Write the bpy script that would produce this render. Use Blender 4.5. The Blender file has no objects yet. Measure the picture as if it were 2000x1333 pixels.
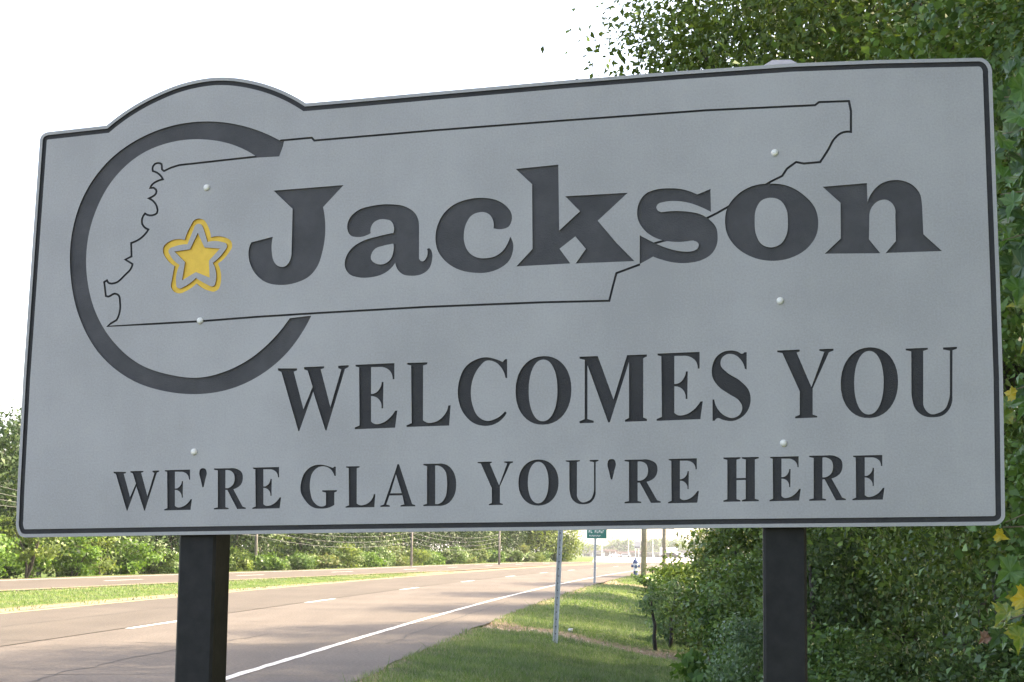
import bpy, math, random
import numpy as np
from mathutils import Matrix, Vector
from mathutils.geometry import delaunay_2d_cdt
random.seed(7)
R = np.random.default_rng(11)
S = bpy.context.scene
COL = S.collection
rad = math.radians

# ------------------------------------------------------------------ camera
F_PX, PITCH, ROLL, EYE = 3400.0, rad(6.7875), 0.012, 1.2
cp, sp = math.cos(PITCH), math.sin(PITCH)
FW = np.array([0, cp, sp]); UP0 = np.array([0, -sp, cp]); RT0 = np.array([1.0, 0, 0])
RT = math.cos(ROLL) * RT0 + math.sin(ROLL) * UP0
UP = -math.sin(ROLL) * RT0 + math.cos(ROLL) * UP0
CAM = np.array([0, 0, EYE])
cd = bpy.data.cameras.new('camera')
cd.sensor_fit = 'HORIZONTAL'; cd.sensor_width = 36.0; cd.lens = 36.0 * F_PX / 2000.0
cd.clip_start = 0.1; cd.clip_end = 9000
cam = bpy.data.objects.new('camera', cd); COL.objects.link(cam)
m = Matrix.Identity(4)
for i in range(3):
    m[i][0], m[i][1], m[i][2], m[i][3] = RT[i], UP[i], -FW[i], CAM[i]
cam.matrix_world = m
S.camera = cam

# ------------------------------------------------------------------ light
SUN_EL, SUN_AZ = rad(45.5), rad(73)          # azimuth measured from +Y (camera heading) towards +X
SUN_DIR = Vector((math.cos(SUN_EL) * math.sin(SUN_AZ), math.cos(SUN_EL) * math.cos(SUN_AZ), math.sin(SUN_EL)))
w = bpy.data.worlds.new('World'); S.world = w; w.use_nodes = True
nt = w.node_tree; nt.nodes.clear()
sky = nt.nodes.new('ShaderNodeTexSky'); sky.sky_type = 'NISHITA'; sky.sun_disc = False
sky.sun_elevation = SUN_EL; sky.sun_rotation = SUN_AZ
sky.air_density = 0.6; sky.dust_density = 3.0; sky.ozone_density = 1.0; sky.altitude = 100
bg = nt.nodes.new('ShaderNodeBackground'); bg.inputs['Strength'].default_value = 0.15
wo = nt.nodes.new('ShaderNodeOutputWorld')
nt.links.new(sky.outputs[0], bg.inputs[0]); nt.links.new(bg.outputs[0], wo.inputs[0])
sl = bpy.data.lights.new('sun', 'SUN'); sl.energy = 2.0; sl.angle = rad(0.6); sl.color = (1.0, 0.95, 0.87)
so = bpy.data.objects.new('sun', sl); COL.objects.link(so)
so.rotation_euler = SUN_DIR.to_track_quat('Z', 'Y').to_euler(); so.location = (30, 10, 40)
S.view_settings.view_transform = 'Standard'; S.view_settings.look = 'None'
S.view_settings.gamma = 1.0; S.view_settings.use_curve_mapping = False
S.view_settings.exposure = 2.9
S.view_settings.use_white_balance = True      # the camera's own white balance: open shade
S.view_settings.white_balance_temperature = 8700; S.view_settings.white_balance_tint = 10
S.render.engine = 'CYCLES'
S.cycles.max_bounces = 6; S.cycles.transparent_max_bounces = 4
S.cycles.diffuse_bounces = 3; S.cycles.glossy_bounces = 2; S.cycles.transmission_bounces = 3
S.cycles.use_denoising = True

# ------------------------------------------------------------------ helpers
def obj(name, mesh, parent=None, mat=None):
    o = bpy.data.objects.new(name, mesh); COL.objects.link(o)
    if mat is not None:
        mesh.materials.append(mat)
    if parent is not None:
        o.parent = parent
    return o
def empty(name, loc, rz=0.0):
    o = bpy.data.objects.new(name, None); COL.objects.link(o)
    o.location = loc; o.rotation_euler = (0, 0, rz); o.empty_display_size = 0.2
    return o
def tag(o, label, cat, group=None):
    o['label'] = label; o['category'] = cat
    if group: o['group'] = group
    return o
def np_mesh(name, verts, faces, smooth=False):
    """verts (N,3), faces (M,k) arrays"""
    verts = np.asarray(verts, dtype=np.float32); faces = np.asarray(faces, dtype=np.int32)
    k = faces.shape[1]
    me = bpy.data.meshes.new(name)
    me.vertices.add(len(verts)); me.vertices.foreach_set('co', verts.ravel())
    me.loops.add(faces.size); me.loops.foreach_set('vertex_index', faces.ravel())
    me.polygons.add(len(faces))
    me.polygons.foreach_set('loop_start', np.arange(0, faces.size, k, dtype=np.int32))
    me.polygons.foreach_set('loop_total', np.full(len(faces), k, dtype=np.int32))
    if smooth:
        me.polygons.foreach_set('use_smooth', np.ones(len(faces), dtype=bool))
    me.update(calc_edges=True)
    return me
def py_mesh(name, verts, faces, smooth=False):
    me = bpy.data.meshes.new(name)
    me.from_pydata([tuple(map(float, v)) for v in verts], [], [tuple(map(int, f)) for f in faces]); me.update()
    if smooth:
        for p in me.polygons: p.use_smooth = True
    return me
class MB:
    def __init__(s): s.v = []; s.f = []
    def box(s, x0, x1, y0, y1, z0, z1, taper=None):
        b = len(s.v); t = taper or 0
        s.v += [(x0, y0, z0), (x1, y0, z0), (x1, y1, z0), (x0, y1, z0),
                (x0 + t, y0 + t, z1), (x1 - t, y0 + t, z1), (x1 - t, y1 - t, z1), (x0 + t, y1 - t, z1)]
        s.f += [(b, b+3, b+2, b+1), (b+4, b+5, b+6, b+7), (b, b+1, b+5, b+4), (b+1, b+2, b+6, b+5), (b+2, b+3, b+7, b+6), (b+3, b, b+4, b+7)]
        return s
    def tube(s, pts, radii, n=8, cap=True):
        pts = [Vector(p) for p in pts]; b0 = len(s.v)
        for i, p in enumerate(pts):
            d = (pts[min(i+1, len(pts)-1)] - pts[max(i-1, 0)]).normalized()
            a = d.cross(Vector((0.3, 1, 0.1))).normalized()
            if a.length < .1: a = Vector((1, 0, 0))
            c = d.cross(a)
            r = radii[i] if hasattr(radii, '__len__') else radii
            for k in range(n):
                t = 2 * math.pi * k / n
                s.v.append(tuple(p + a * math.cos(t) * r + c * math.sin(t) * r))
        for i in range(len(pts) - 1):
            for k in range(n):
                a0 = b0 + i*n + k; a1 = b0 + i*n + (k+1) % n
                s.f.append((a0, a1, a1 + n, a0 + n))
        if cap:
            s.f.append(tuple(b0 + k for k in reversed(range(n))))
            s.f.append(tuple(b0 + (len(pts)-1)*n + k for k in range(n)))
        return s
    def lathe(s, prof, n=12, c=(0, 0)):
        b0 = len(s.v)
        for r, z in prof:
            for k in range(n):
                t = 2*math.pi*k/n
                s.v.append((c[0] + r*math.cos(t), c[1] + r*math.sin(t), z))
        for i in range(len(prof)-1):
            for k in range(n):
                a0 = b0 + i*n + k; a1 = b0 + i*n + (k+1) % n
                s.f.append((a0, a1, a1+n, a0+n))
        s.f.append(tuple(b0 + k for k in reversed(range(n)))); s.f.append(tuple(b0 + (len(prof)-1)*n + k for k in range(n)))
        return s
    def build(s, name, mat, parent=None, smooth=False):
        return obj(name, py_mesh(name, s.v, s.f, smooth), parent, mat)

# ------------------------------------------------------------------ materials
def srgb(r, g, b):
    f = lambda c: (c/255/12.92) if c/255 <= .04045 else ((c/255+.055)/1.055)**2.4
    return (f(r), f(g), f(b), 1)
def new_mat(name):
    m = bpy.data.materials.new(name); m.use_nodes = True
    n = m.node_tree; n.nodes.clear()
    out = n.nodes.new('ShaderNodeOutputMaterial')
    return m, n, out
def ramp(n, stops):
    r = n.nodes.new('ShaderNodeValToRGB')
    el = r.color_ramp.elements
    while len(el) < len(stops): el.new(0.5)
    for e, (p, c) in zip(el, stops):
        e.position = p; e.color = c if len(c) == 4 else (*c, 1)
    return r
def noise(n, scale, detail=4, rough=.6, vec=None):
    t = n.nodes.new('ShaderNodeTexNoise'); t.inputs['Scale'].default_value = scale
    t.inputs['Detail'].default_value = detail; t.inputs['Roughness'].default_value = rough
    if vec is not None: n.links.new(vec, t.inputs['Vector'])
    return t
def simple(name, c1, c2=None, rough=.6, scale=20, metal=0, bump=0.0, bscale=None, spec=.5):
    m, n, out = new_mat(name)
    p = n.nodes.new('ShaderNodeBsdfPrincipled'); n.links.new(p.outputs[0], out.inputs[0])
    p.inputs['Roughness'].default_value = rough; p.inputs['Metallic'].default_value = metal
    p.inputs['Specular IOR Level'].default_value = spec
    tc = n.nodes.new('ShaderNodeTexCoord')
    if c2 is None: c2 = tuple(x * .8 for x in c1[:3])
    t = noise(n, scale, 5, .65, tc.outputs['Object'])
    r = ramp(n, [(.35, c2), (.65, c1)])
    n.links.new(t.outputs[0], r.inputs[0]); n.links.new(r.outputs[0], p.inputs['Base Color'])
    if bump:
        b = n.nodes.new('ShaderNodeBump'); b.inputs['Strength'].default_value = bump; b.inputs['Distance'].default_value = .01
        t2 = noise(n, bscale or scale * 4, 4, .6, tc.outputs['Object'])
        n.links.new(t2.outputs[0], b.inputs['Height']); n.links.new(b.outputs[0], p.inputs['Normal'])
    return m
def leaf_mat(name, stops, transl=.35, rough=.45, spec=.35):
    m, n, out = new_mat(name)
    g = n.nodes.new('ShaderNodeNewGeometry')
    r = ramp(n, stops); n.links.new(g.outputs['Random Per Island'], r.inputs[0])
    tn = noise(n, 1.7, 3, .6, g.outputs['Position']); rn = ramp(n, [(.32, (.72, .95, 1.2)), (.5, (1.02, 1.3, 1.5)), (.68, (1.3, 1.58, 1.6))]); n.links.new(tn.outputs[0], rn.inputs[0])
    mm = n.nodes.new('ShaderNodeMix'); mm.data_type = 'RGBA'; mm.blend_type = 'MULTIPLY'; mm.inputs[0].default_value = 1.0
    n.links.new(r.outputs[0], mm.inputs[6]); n.links.new(rn.outputs[0], mm.inputs[7])
    p = n.nodes.new('ShaderNodeBsdfPrincipled'); p.inputs['Roughness'].default_value = rough
    p.inputs['Specular IOR Level'].default_value = spec
    n.links.new(mm.outputs[2], p.inputs['Base Color'])
    t = n.nodes.new('ShaderNodeBsdfTranslucent')
    hs = n.nodes.new('ShaderNodeHueSaturation'); hs.inputs['Value'].default_value = 1.5; hs.inputs['Saturation'].default_value = 1.1
    hs.inputs['Hue'].default_value = .485
    n.links.new(mm.outputs[2], hs.inputs['Color']); n.links.new(hs.outputs[0], t.inputs['Color'])
    mx = n.nodes.new('ShaderNodeMixShader'); mx.inputs[0].default_value = transl
    n.links.new(p.outputs[0], mx.inputs[1]); n.links.new(t.outputs[0], mx.inputs[2]); n.links.new(mx.outputs[0], out.inputs[0])
    return m
def green(*cs):
    k = len(cs)
    return [(i / max(k - 1, 1), c) for i, c in enumerate(cs)]
L_OAK = leaf_mat('leaf_oak', green((.05, .062, .014), (.07, .09, .018), (.095, .12, .024), (.115, .145, .03), (.145, .175, .036)), .22, spec=.25)
L_DARK = leaf_mat('leaf_dark', green((.038, .05, .016), (.055, .075, .02), (.075, .10, .026), (.10, .13, .032)), .2, spec=.25)
L_VINE = leaf_mat('leaf_vine', green((.045, .07, .018), (.068, .105, .022), (.09, .135, .03), (.12, .165, .038)), .22, rough=.4, spec=.3)
L_BRIGHT = leaf_mat('leaf_bright', green((.05, .085, .016), (.07, .115, .022), (.09, .145, .026), (.125, .165, .036)), spec=.2)
L_SILVER = leaf_mat('leaf_silver', green((.06, .09, .03), (.085, .12, .04), (.13, .165, .06), (.075, .115, .03), (.18, .21, .10)), rough=.4, spec=.4)
L_DRY = leaf_mat('leaf_dry', green((.075, .085, .025), (.10, .105, .032), (.085, .115, .03), (.13, .12, .042), (.16, .13, .05)), spec=.2)
L_YELLOW = leaf_mat('leaf_yellow', green((.085, .105, .024), (.115, .135, .03), (.15, .16, .042), (.08, .105, .028)), spec=.2)
L_FAR = leaf_mat('leaf_far', green((.018, .028, .011), (.027, .042, .014), (.038, .056, .018), (.06, .08, .023)), .2, spec=.15)
BARK = simple('bark', (.09, .075, .06), (.035, .03, .026), .9, 14, bump=.6)
BARK_PALE = simple('bark_pale', (.32, .29, .24), (.16, .14, .12), .9, 10, bump=.4)

def sign_face_mat():
    m, n, out = new_mat('sign_grey_face')
    p = n.nodes.new('ShaderNodeBsdfPrincipled'); n.links.new(p.outputs[0], out.inputs[0])
    p.inputs['Roughness'].default_value = .55; p.inputs['Specular IOR Level'].default_value = .35
    tc = n.nodes.new('ShaderNodeTexCoord')
    t1 = noise(n, 2.2, 4, .6, tc.outputs['Object']); t2 = noise(n, 220, 3, .7, tc.outputs['Object'])
    mp = n.nodes.new('ShaderNodeMapping'); mp.inputs['Scale'].default_value = (14, 1, .8); n.links.new(tc.outputs['Object'], mp.inputs[0])
    t3 = noise(n, 1.6, 5, .65, mp.outputs[0])
    a = n.nodes.new('ShaderNodeMath'); a.operation = 'MULTIPLY_ADD'; a.inputs[1].default_value = .8
    n.links.new(t2.outputs[0], a.inputs[0]); n.links.new(t1.outputs[0], a.inputs[2])
    a2 = n.nodes.new('ShaderNodeMath'); a2.operation = 'MULTIPLY_ADD'; a2.inputs[1].default_value = .12
    n.links.new(t3.outputs[0], a2.inputs[0]); n.links.new(a.outputs[0], a2.inputs[2])
    r = ramp(n, [(.70, (.305, .297, .290)), (.99, (.372, .363, .355))])
    hf = n.nodes.new('ShaderNodeMath'); hf.operation = 'MULTIPLY'; hf.inputs[1].default_value = .88
    n.links.new(a2.outputs[0], hf.inputs[0]); n.links.new(hf.outputs[0], r.inputs[0]); n.links.new(r.outputs[0], p.inputs['Base Color'])
    b = n.nodes.new('ShaderNodeBump'); b.inputs['Strength'].default_value = .25; b.inputs['Distance'].default_value = .002
    n.links.new(t2.outputs[0], b.inputs['Height']); n.links.new(b.outputs[0], p.inputs['Normal'])
    return m
M_FACE = sign_face_mat()
M_CORE = simple('routed_black', (.072, .070, .072), (.048, .047, .049), .6, 9, bump=.3, bscale=260, spec=.3)
M_CORE2 = simple('routed_black_small', (.036, .035, .036), (.026, .025, .026), .6, 12, bump=.3, bscale=260, spec=.3)
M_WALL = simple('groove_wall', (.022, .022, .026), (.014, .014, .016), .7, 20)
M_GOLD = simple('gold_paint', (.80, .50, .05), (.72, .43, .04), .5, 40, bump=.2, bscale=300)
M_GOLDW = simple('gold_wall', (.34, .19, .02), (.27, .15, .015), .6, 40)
M_POST = simple('post_black', (.022, .0215, .021), (.014, .0138, .0135), .6, 26, bump=.08, bscale=90, spec=.2)
M_CAP = simple('cap_grey', (.34, .33, .34), (.26, .26, .27), .5, 30)  # light grey base colour stands in for sky reflected by the caps
M_SCREW = simple('screw_head', (.78, .76, .70), (.6, .58, .52), .35, 90, spec=.6)
M_GALV = simple('galvanised', (.60, .62, .64), (.42, .44, .46), .45, 30, metal=.2)
M_WOOD = simple('pole_wood', (.34, .31, .285), (.20, .18, .16), .9, 6, bump=.5)
M_WIRE = simple('wire', (.42, .43, .42), (.3, .31, .3), .5, 5)
M_CABLE = simple('cable', (.16, .16, .16), (.12, .12, .12), .5, 5)
M_WHITE = simple('white_paint', (.80, .80, .77), (.62, .61, .57), .6, 8)
M_SGREEN = simple('sign_green', (.012, .17, .13), (.010, .13, .12), .4, 4)
M_BLUE = simple('hydrant_blue', (.06, .10, .22), (.05, .075, .16), .5, 9)
M_DARK = simple('dark_trim', (.02, .02, .022), (.012, .012, .013), .6, 9)

# ------------------------------------------------------------------ the lie of the land
def line(Y):                     # the painted right edge line of the near carriageway: X at distance Y
    Y = np.asarray(Y, dtype=float)
    y = np.clip(Y, 0, 150)
    return -3.65 + .062 * y + .00046 * y * y + np.where(Y > 150, (Y - 150) * .20, 0) + np.where(Y < 0, Y * .062, 0)
def med_far(Y): return np.clip(-12.4 + (np.asarray(Y, float) - 43) * .075, -13.6, -8.7)
def far_far(Y): return med_far(Y) - 6.6
def base_z(Y): return np.where(Y > 150, -(np.minimum(Y, 1600) - 150) * .0035, 0.0)
def smooth(a, b, x):
    t = np.clip((x - a) / (b - a), 0, 1); return t * t * (3 - 2 * t)
def strip_dist(X, Y):            # worn drainage strips that cross the verge
    d1 = (Y - (27.6 - .35 * (X - .5) + .25*np.sin(X*3))) / (1.2 + 0.2 * X)
    d2 = (Y - (64 + .9 * (X - 3))) / 2.6
    k1 = np.exp(-d1 * d1 * 1.6) * smooth(-.7, .1, X) * (1 - smooth(3.0, 3.8, X))
    k2 = np.exp(-d2 * d2 * 1.6) * smooth(2.6, 3.2, X) * (1 - smooth(5.0, 6.5, X))
    return k1, k2
def ground_z(X, Y):
    X = np.asarray(X, float); Y = np.asarray(Y, float)
    s = X - line(Y)
    z = base_z(Y) - .008
    near = 1 - smooth(100, 155, Y)
    z = z + near * (-.03 * smooth(1.3, 1.8, s) - .42 * smooth(1.6, 5.2, s) + .55 * smooth(6.0, 12, s))
    ff = far_far(Y); mf = med_far(Y)
    z = z + near * (-1.3 * smooth(0.8, 5.0, ff - s))
    mid = (-7.4 + mf) / 2
    z = z + near * (-.10) * np.clip(1 - np.abs(s - mid) / np.maximum((-7.4 - mf) / 2, .3), 0, 1)
    k1, k2 = strip_dist(X, Y)
    z = z - .13 * k1 - .10 * k2
    z = z + near * smooth(1.4, 2.4, s) * (.018 * np.sin(X * 2.1 + Y * .7) + .015 * np.sin(X * .9 - Y * 1.3))
    return z
def gz(x, y): return float(ground_z(x, y))
def at(px, Y):                   # X of a thing seen in column px (of 2000) at distance Y, near eye level
    return (px - 1000) / F_PX * Y * 1.0071

def ground_mesh():
    ys = np.concatenate([np.arange(-40, 8, 4.0), np.arange(8, 36, .22), np.arange(36, 80, .6), np.arange(80, 160, 3), np.array([165, 180, 200, 230, 270, 330, 400, 500, 650, 850, 1100, 1400, 1800, 2400, 3200, 4500, 7000])])
    ss = np.concatenate([[-5000, -2500, -1200, -600, -300, -150, -80, -55, -40, -32], np.arange(-28, -7, 1.0), [-6, -3, -1, 0, .6], np.arange(1.0, 8.2, .2), np.arange(8.5, 16, 1.0), [18, 22, 28, 36, 50, 80, 150, 300, 700, 1500, 3000, 5500]])
    Yg, Sg = np.meshgrid(ys, ss, indexing='ij')
    Xg = line(Yg) + Sg
    Zg = ground_z(Xg, Yg)
    ny, nx = Yg.shape
    V = np.stack([Xg, Yg, Zg], -1).reshape(-1, 3)
    i = np.arange(ny - 1)[:, None] * nx + np.arange(nx - 1)[None]
    Fq = np.stack([i, i + 1, i + nx + 1, i + nx], -1).reshape(-1, 4)
    me = np_mesh('ground', V, Fq, True)
    k1, k2 = strip_dist(Xg, Yg)
    s = Sg
    worn = np.exp(-((s - 1.3) / .35) ** 2) * .55 + np.exp(-((s + 7.6) / 1.3) ** 2) * .8 + .5*np.exp(-((s - med_far(Yg)) / .5) ** 2)
    worn = worn + .3 * smooth(5.0, 6.5, s) * (1-smooth(30, 40, Yg))
    dirt = np.clip(k1 * 1.1 + k2 * .8 + worn, 0, 1) * (Yg < 200)
    a = me.attributes.new('dirt', 'FLOAT', 'POINT'); a.data.foreach_set('value', dirt.astype(np.float32).ravel())
    return me
def ground_mat():
    m, n, out = new_mat('grass_ground')
    p = n.nodes.new('ShaderNodeBsdfPrincipled'); p.inputs['Roughness'].default_value = .95; p.inputs['Specular IOR Level'].default_value = .1
    n.links.new(p.outputs[0], out.inputs[0])
    g = n.nodes.new('ShaderNodeNewGeometry')
    t1 = noise(n, .45, 5, .6, g.outputs['Position']); t2 = noise(n, 9, 5, .7, g.outputs['Position']); t3 = noise(n, 40, 3, .7, g.outputs['Position'])
    r1 = ramp(n, [(.30, (.055, .095, .02)), (.5, (.085, .13, .032)), (.72, (.14, .145, .05))])
    n.links.new(t1.outputs[0], r1.inputs[0])
    mg = n.nodes.new('ShaderNodeMix'); mg.data_type = 'RGBA'; mg.blend_type = 'MULTIPLY'; mg.inputs[0].default_value = .8
    r2 = ramp(n, [(.3, (.45, .45, .45)), (.7, (1.25, 1.25, 1.25))]); n.links.new(t2.outputs[0], r2.inputs[0])
    n.links.new(r1.outputs[0], mg.inputs[6]); n.links.new(r2.outputs[0], mg.inputs[7])
    rd = ramp(n, [(.3, (.13, .09, .06)), (.6, (.27, .21, .155)), (.75, (.42, .37, .30))]); n.links.new(t3.outputs[0], rd.inputs[0])
    at_ = n.nodes.new('ShaderNodeAttribute'); at_.attribute_name = 'dirt'
    ad = n.nodes.new('ShaderNodeMath'); ad.operation = 'MULTIPLY_ADD'; ad.inputs[1].default_value = .9; ad.inputs[2].default_value = -.45
    n.links.new(t2.outputs[0], ad.inputs[0])
    ad2 = n.nodes.new('ShaderNodeMath'); ad2.operation = 'ADD'; n.links.new(ad.outputs[0], ad2.inputs[0]); n.links.new(at_.outputs['Fac'], ad2.inputs[1])
    rm = ramp(n, [(.35, (0, 0, 0)), (.6, (1, 1, 1))]); n.links.new(ad2.outputs[0], rm.inputs[0])
    mx = n.nodes.new('ShaderNodeMix'); mx.data_type = 'RGBA'
    n.links.new(rm.outputs[0], mx.inputs[0]); n.links.new(mg.outputs[2], mx.inputs[6]); n.links.new(rd.outputs[0], mx.inputs[7])
    n.links.new(mx.outputs[2], p.inputs['Base Color'])
    b = n.nodes.new('ShaderNodeBump'); b.inputs['Strength'].default_value = .8; b.inputs['Distance'].default_value = .03
    n.links.new(t2.outputs[0], b.inputs['Height']); n.links.new(b.outputs[0], p.inputs['Normal'])
    return m
gr = obj('ground', ground_mesh(), None, ground_mat()); gr['kind'] = 'structure'

def ribbon(name, ys, sa, sb, dz, wob=0.0):
    ys = np.asarray(ys, float); n = len(ys)
    wa = R.normal(0, wob, n) if wob else 0
    wb = R.normal(0, wob, n) if wob else 0
    sa = (sa(ys) if callable(sa) else np.full(n, sa)) + wa; sb = (sb(ys) if callable(sb) else np.full(n, sb)) + wb
    a = np.stack([line(ys) + sa, ys, base_z(ys) + dz], -1); b = np.stack([line(ys) + sb, ys, base_z(ys) + dz], -1)
    V = np.concatenate([a, b]); i = np.arange(n - 1)
    return np_mesh(name, V, np.stack([i, i + n, i + n + 1, i + 1], -1))
def asphalt(name, ca, cb, cc, tint):
    m, n, out = new_mat(name)
    p = n.nodes.new('ShaderNodeBsdfPrincipled'); p.inputs['Roughness'].default_value = .85; p.inputs['Specular IOR Level'].default_value = .25
    n.links.new(p.outputs[0], out.inputs[0])
    g = n.nodes.new('ShaderNodeNewGeometry')
    mp = n.nodes.new('ShaderNodeMapping'); mp.inputs['Rotation'].default_value = (0, 0, rad(6)); mp.inputs['Scale'].default_value = (1.6, .10, 1)
    n.links.new(g.outputs['Position'], mp.inputs[0])
    t1 = noise(n, .9, 5, .6, mp.outputs[0]); t2 = noise(n, 28, 4, .75, g.outputs['Position']); t0 = noise(n, .35, 4, .6, g.outputs['Position'])
    r1 = ramp(n, [(.3, ca), (.5, cb), (.72, cc)])
    ad = n.nodes.new('ShaderNodeMath'); ad.operation = 'MULTIPLY_ADD'; ad.inputs[1].default_value = .5
    sc = n.nodes.new('ShaderNodeMath'); sc.operation = 'MULTIPLY'; sc.inputs[1].default_value = .5
    n.links.new(t0.outputs[0], sc.inputs[0]); n.links.new(t1.outputs[0], ad.inputs[0]); n.links.new(sc.outputs[0], ad.inputs[2])
    n.links.new(ad.outputs[0], r1.inputs[0])
    r2 = ramp(n, [(.28, (.45, .45, .45)), (.5, (1, 1, 1)), (.72, (1.5, 1.46, 1.4))]); n.links.new(t2.outputs[0], r2.inputs[0])
    mg = n.nodes.new('ShaderNodeMix'); mg.data_type = 'RGBA'; mg.blend_type = 'MULTIPLY'; mg.inputs[0].default_value = .9
    n.links.new(r1.outputs[0], mg.inputs[6]); n.links.new(r2.outputs[0], mg.inputs[7]); n.links.new(mg.outputs[2], p.inputs['Base Color'])
    b = n.nodes.new('ShaderNodeBump'); b.inputs['Strength'].default_value = .5; b.inputs['Distance'].default_value = .01
    n.links.new(t2.outputs[0], b.inputs['Height']); n.links.new(b.outputs[0], p.inputs['Normal'])
    return m
A_NEAR = asphalt('asphalt_near', (.086, .074, .063), (.108, .093, .08), (.136, .118, .102), 1)
A_LIGHT = asphalt('asphalt_light', (.068, .058, .048), (.085, .073, .061), (.104, .09, .076), 1)
YR = np.concatenate([np.arange(-40, 8, 2.0), np.arange(8, 40, .35), np.arange(40, 150, 1.5), np.arange(150, 420, 15.0)])
M_PAINT = simple('worn_paint', (.62, .61, .575), (.26, .235, .21), .7, 5)
M_PAINT.node_tree.nodes['Color Ramp'].color_ramp.elements[0].position = .33; M_PAINT.node_tree.nodes['Color Ramp'].color_ramp.elements[1].position = .45
road = obj('road', ribbon('road', YR, -3.66, lambda y: 1.18 + .03*np.sin(y*.9) + .025*np.sin(y*2.3), 0, .0), None, A_NEAR); road['kind'] = 'structure'
obj('passing_lane', ribbon('passing_lane', YR, lambda y: -7.4 + .05*np.sin(y*1.3), -3.70, .001), road, A_LIGHT)
obj('lane_seam', ribbon('lane_seam', YR, -3.74, -3.64, -.006, .012), road, simple('tar_seam', (.04, .035, .032), (.02, .018, .017), .8, 6))
obj('edge_line', ribbon('edge_line', YR, -.05, .05, .005, .006), road, M_PAINT)
obj('median_edge_line', ribbon('median_edge_line', YR, -7.22, -7.12, .005, .004), road, simple('yellow_paint', (.50, .40, .16), (.38, .31, .17), .7, 6))
for y0 in np.arange(25.0 - 12.2 * 4, 210, 12.2):
    obj('lane_dash', ribbon('lane_dash', np.linspace(y0, y0 + 3.1, 6), -3.64, -3.53, .006, .006), road, M_PAINT)
def crack(pts, wd):
    P = np.array(pts, float); n = len(P); wv = np.abs(R.normal(wd, wd*.5, n)) + .004
    d = np.gradient(P, axis=0); nn = np.stack([-d[:, 1], d[:, 0]], -1); nn /= np.linalg.norm(nn, axis=1, keepdims=True)
    A = P + nn*wv[:, None]/2; B = P - nn*wv[:, None]/2
    V = np.concatenate([np.c_[A, np.full(n, .0035)], np.c_[B, np.full(n, .0035)]]); i = np.arange(n-1)
    obj('crack', np_mesh('crack', V, np.stack([i, i+n, i+n+1, i+1], -1)), road, bpy.data.materials['tar_seam'])
for y0, sa, sb in ((16.5, -3.5, .9), (21.5, -7.2, -.4), (27.5, -3.6, 1.1), (34, -7.3, -2.0), (41, -6.0, 1.0), (50, -7.3, -.5), (62, -5.5, .8)):
    ss_ = np.linspace(sa, sb, 30); yy = y0 + np.cumsum(R.normal(0, .07, 30)) + .03*(ss_-sa)
    crack(np.c_[line(yy) + ss_, yy], .012 + .0004*y0)
for y0, y1, s_ in ((14, 24, -1.6), (22, 40, .55), (18, 33, -5.6)):
    yy = np.linspace(y0, y1, 60); ss_ = s_ + np.cumsum(R.normal(0, .018, 60))
    crack(np.c_[line(yy) + ss_, yy], .016)
far_road = obj('far_road', ribbon('far_road', YR, far_far, med_far, 0, .02), None, A_LIGHT); far_road['kind'] = 'structure'
obj('shoulder_line', ribbon('shoulder_line', YR, lambda y: far_far(y) + .9, lambda y: far_far(y) + 1.02, .005), far_road, M_WHITE)
obj('median_line', ribbon('median_line', YR, lambda y: med_far(y) - .35, lambda y: med_far(y) - .24, .005), far_road, bpy.data.materials['yellow_paint'])
for y0 in np.arange(20, 210, 12.2):
    obj('lane_dash', ribbon('lane_dash', np.linspace(y0, y0 + 3.1, 6), lambda y: far_far(y) + 3.55, lambda y: far_far(y) + 3.67, .006), far_road, M_WHITE)
lot = obj('parking_lot', np_mesh('parking_lot', [(8, 170, float(base_z(170.)) + .03), (80, 170, float(base_z(170.)) + .03), (300, 900, float(base_z(900.)) + .03), (44, 900, float(base_z(900.)) + .03)], [(0, 1, 2, 3)]), None,
          simple('pale_concrete', (.50, .48, .44), (.42, .40, .37), .9, .2)); lot['kind'] = 'structure'

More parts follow.
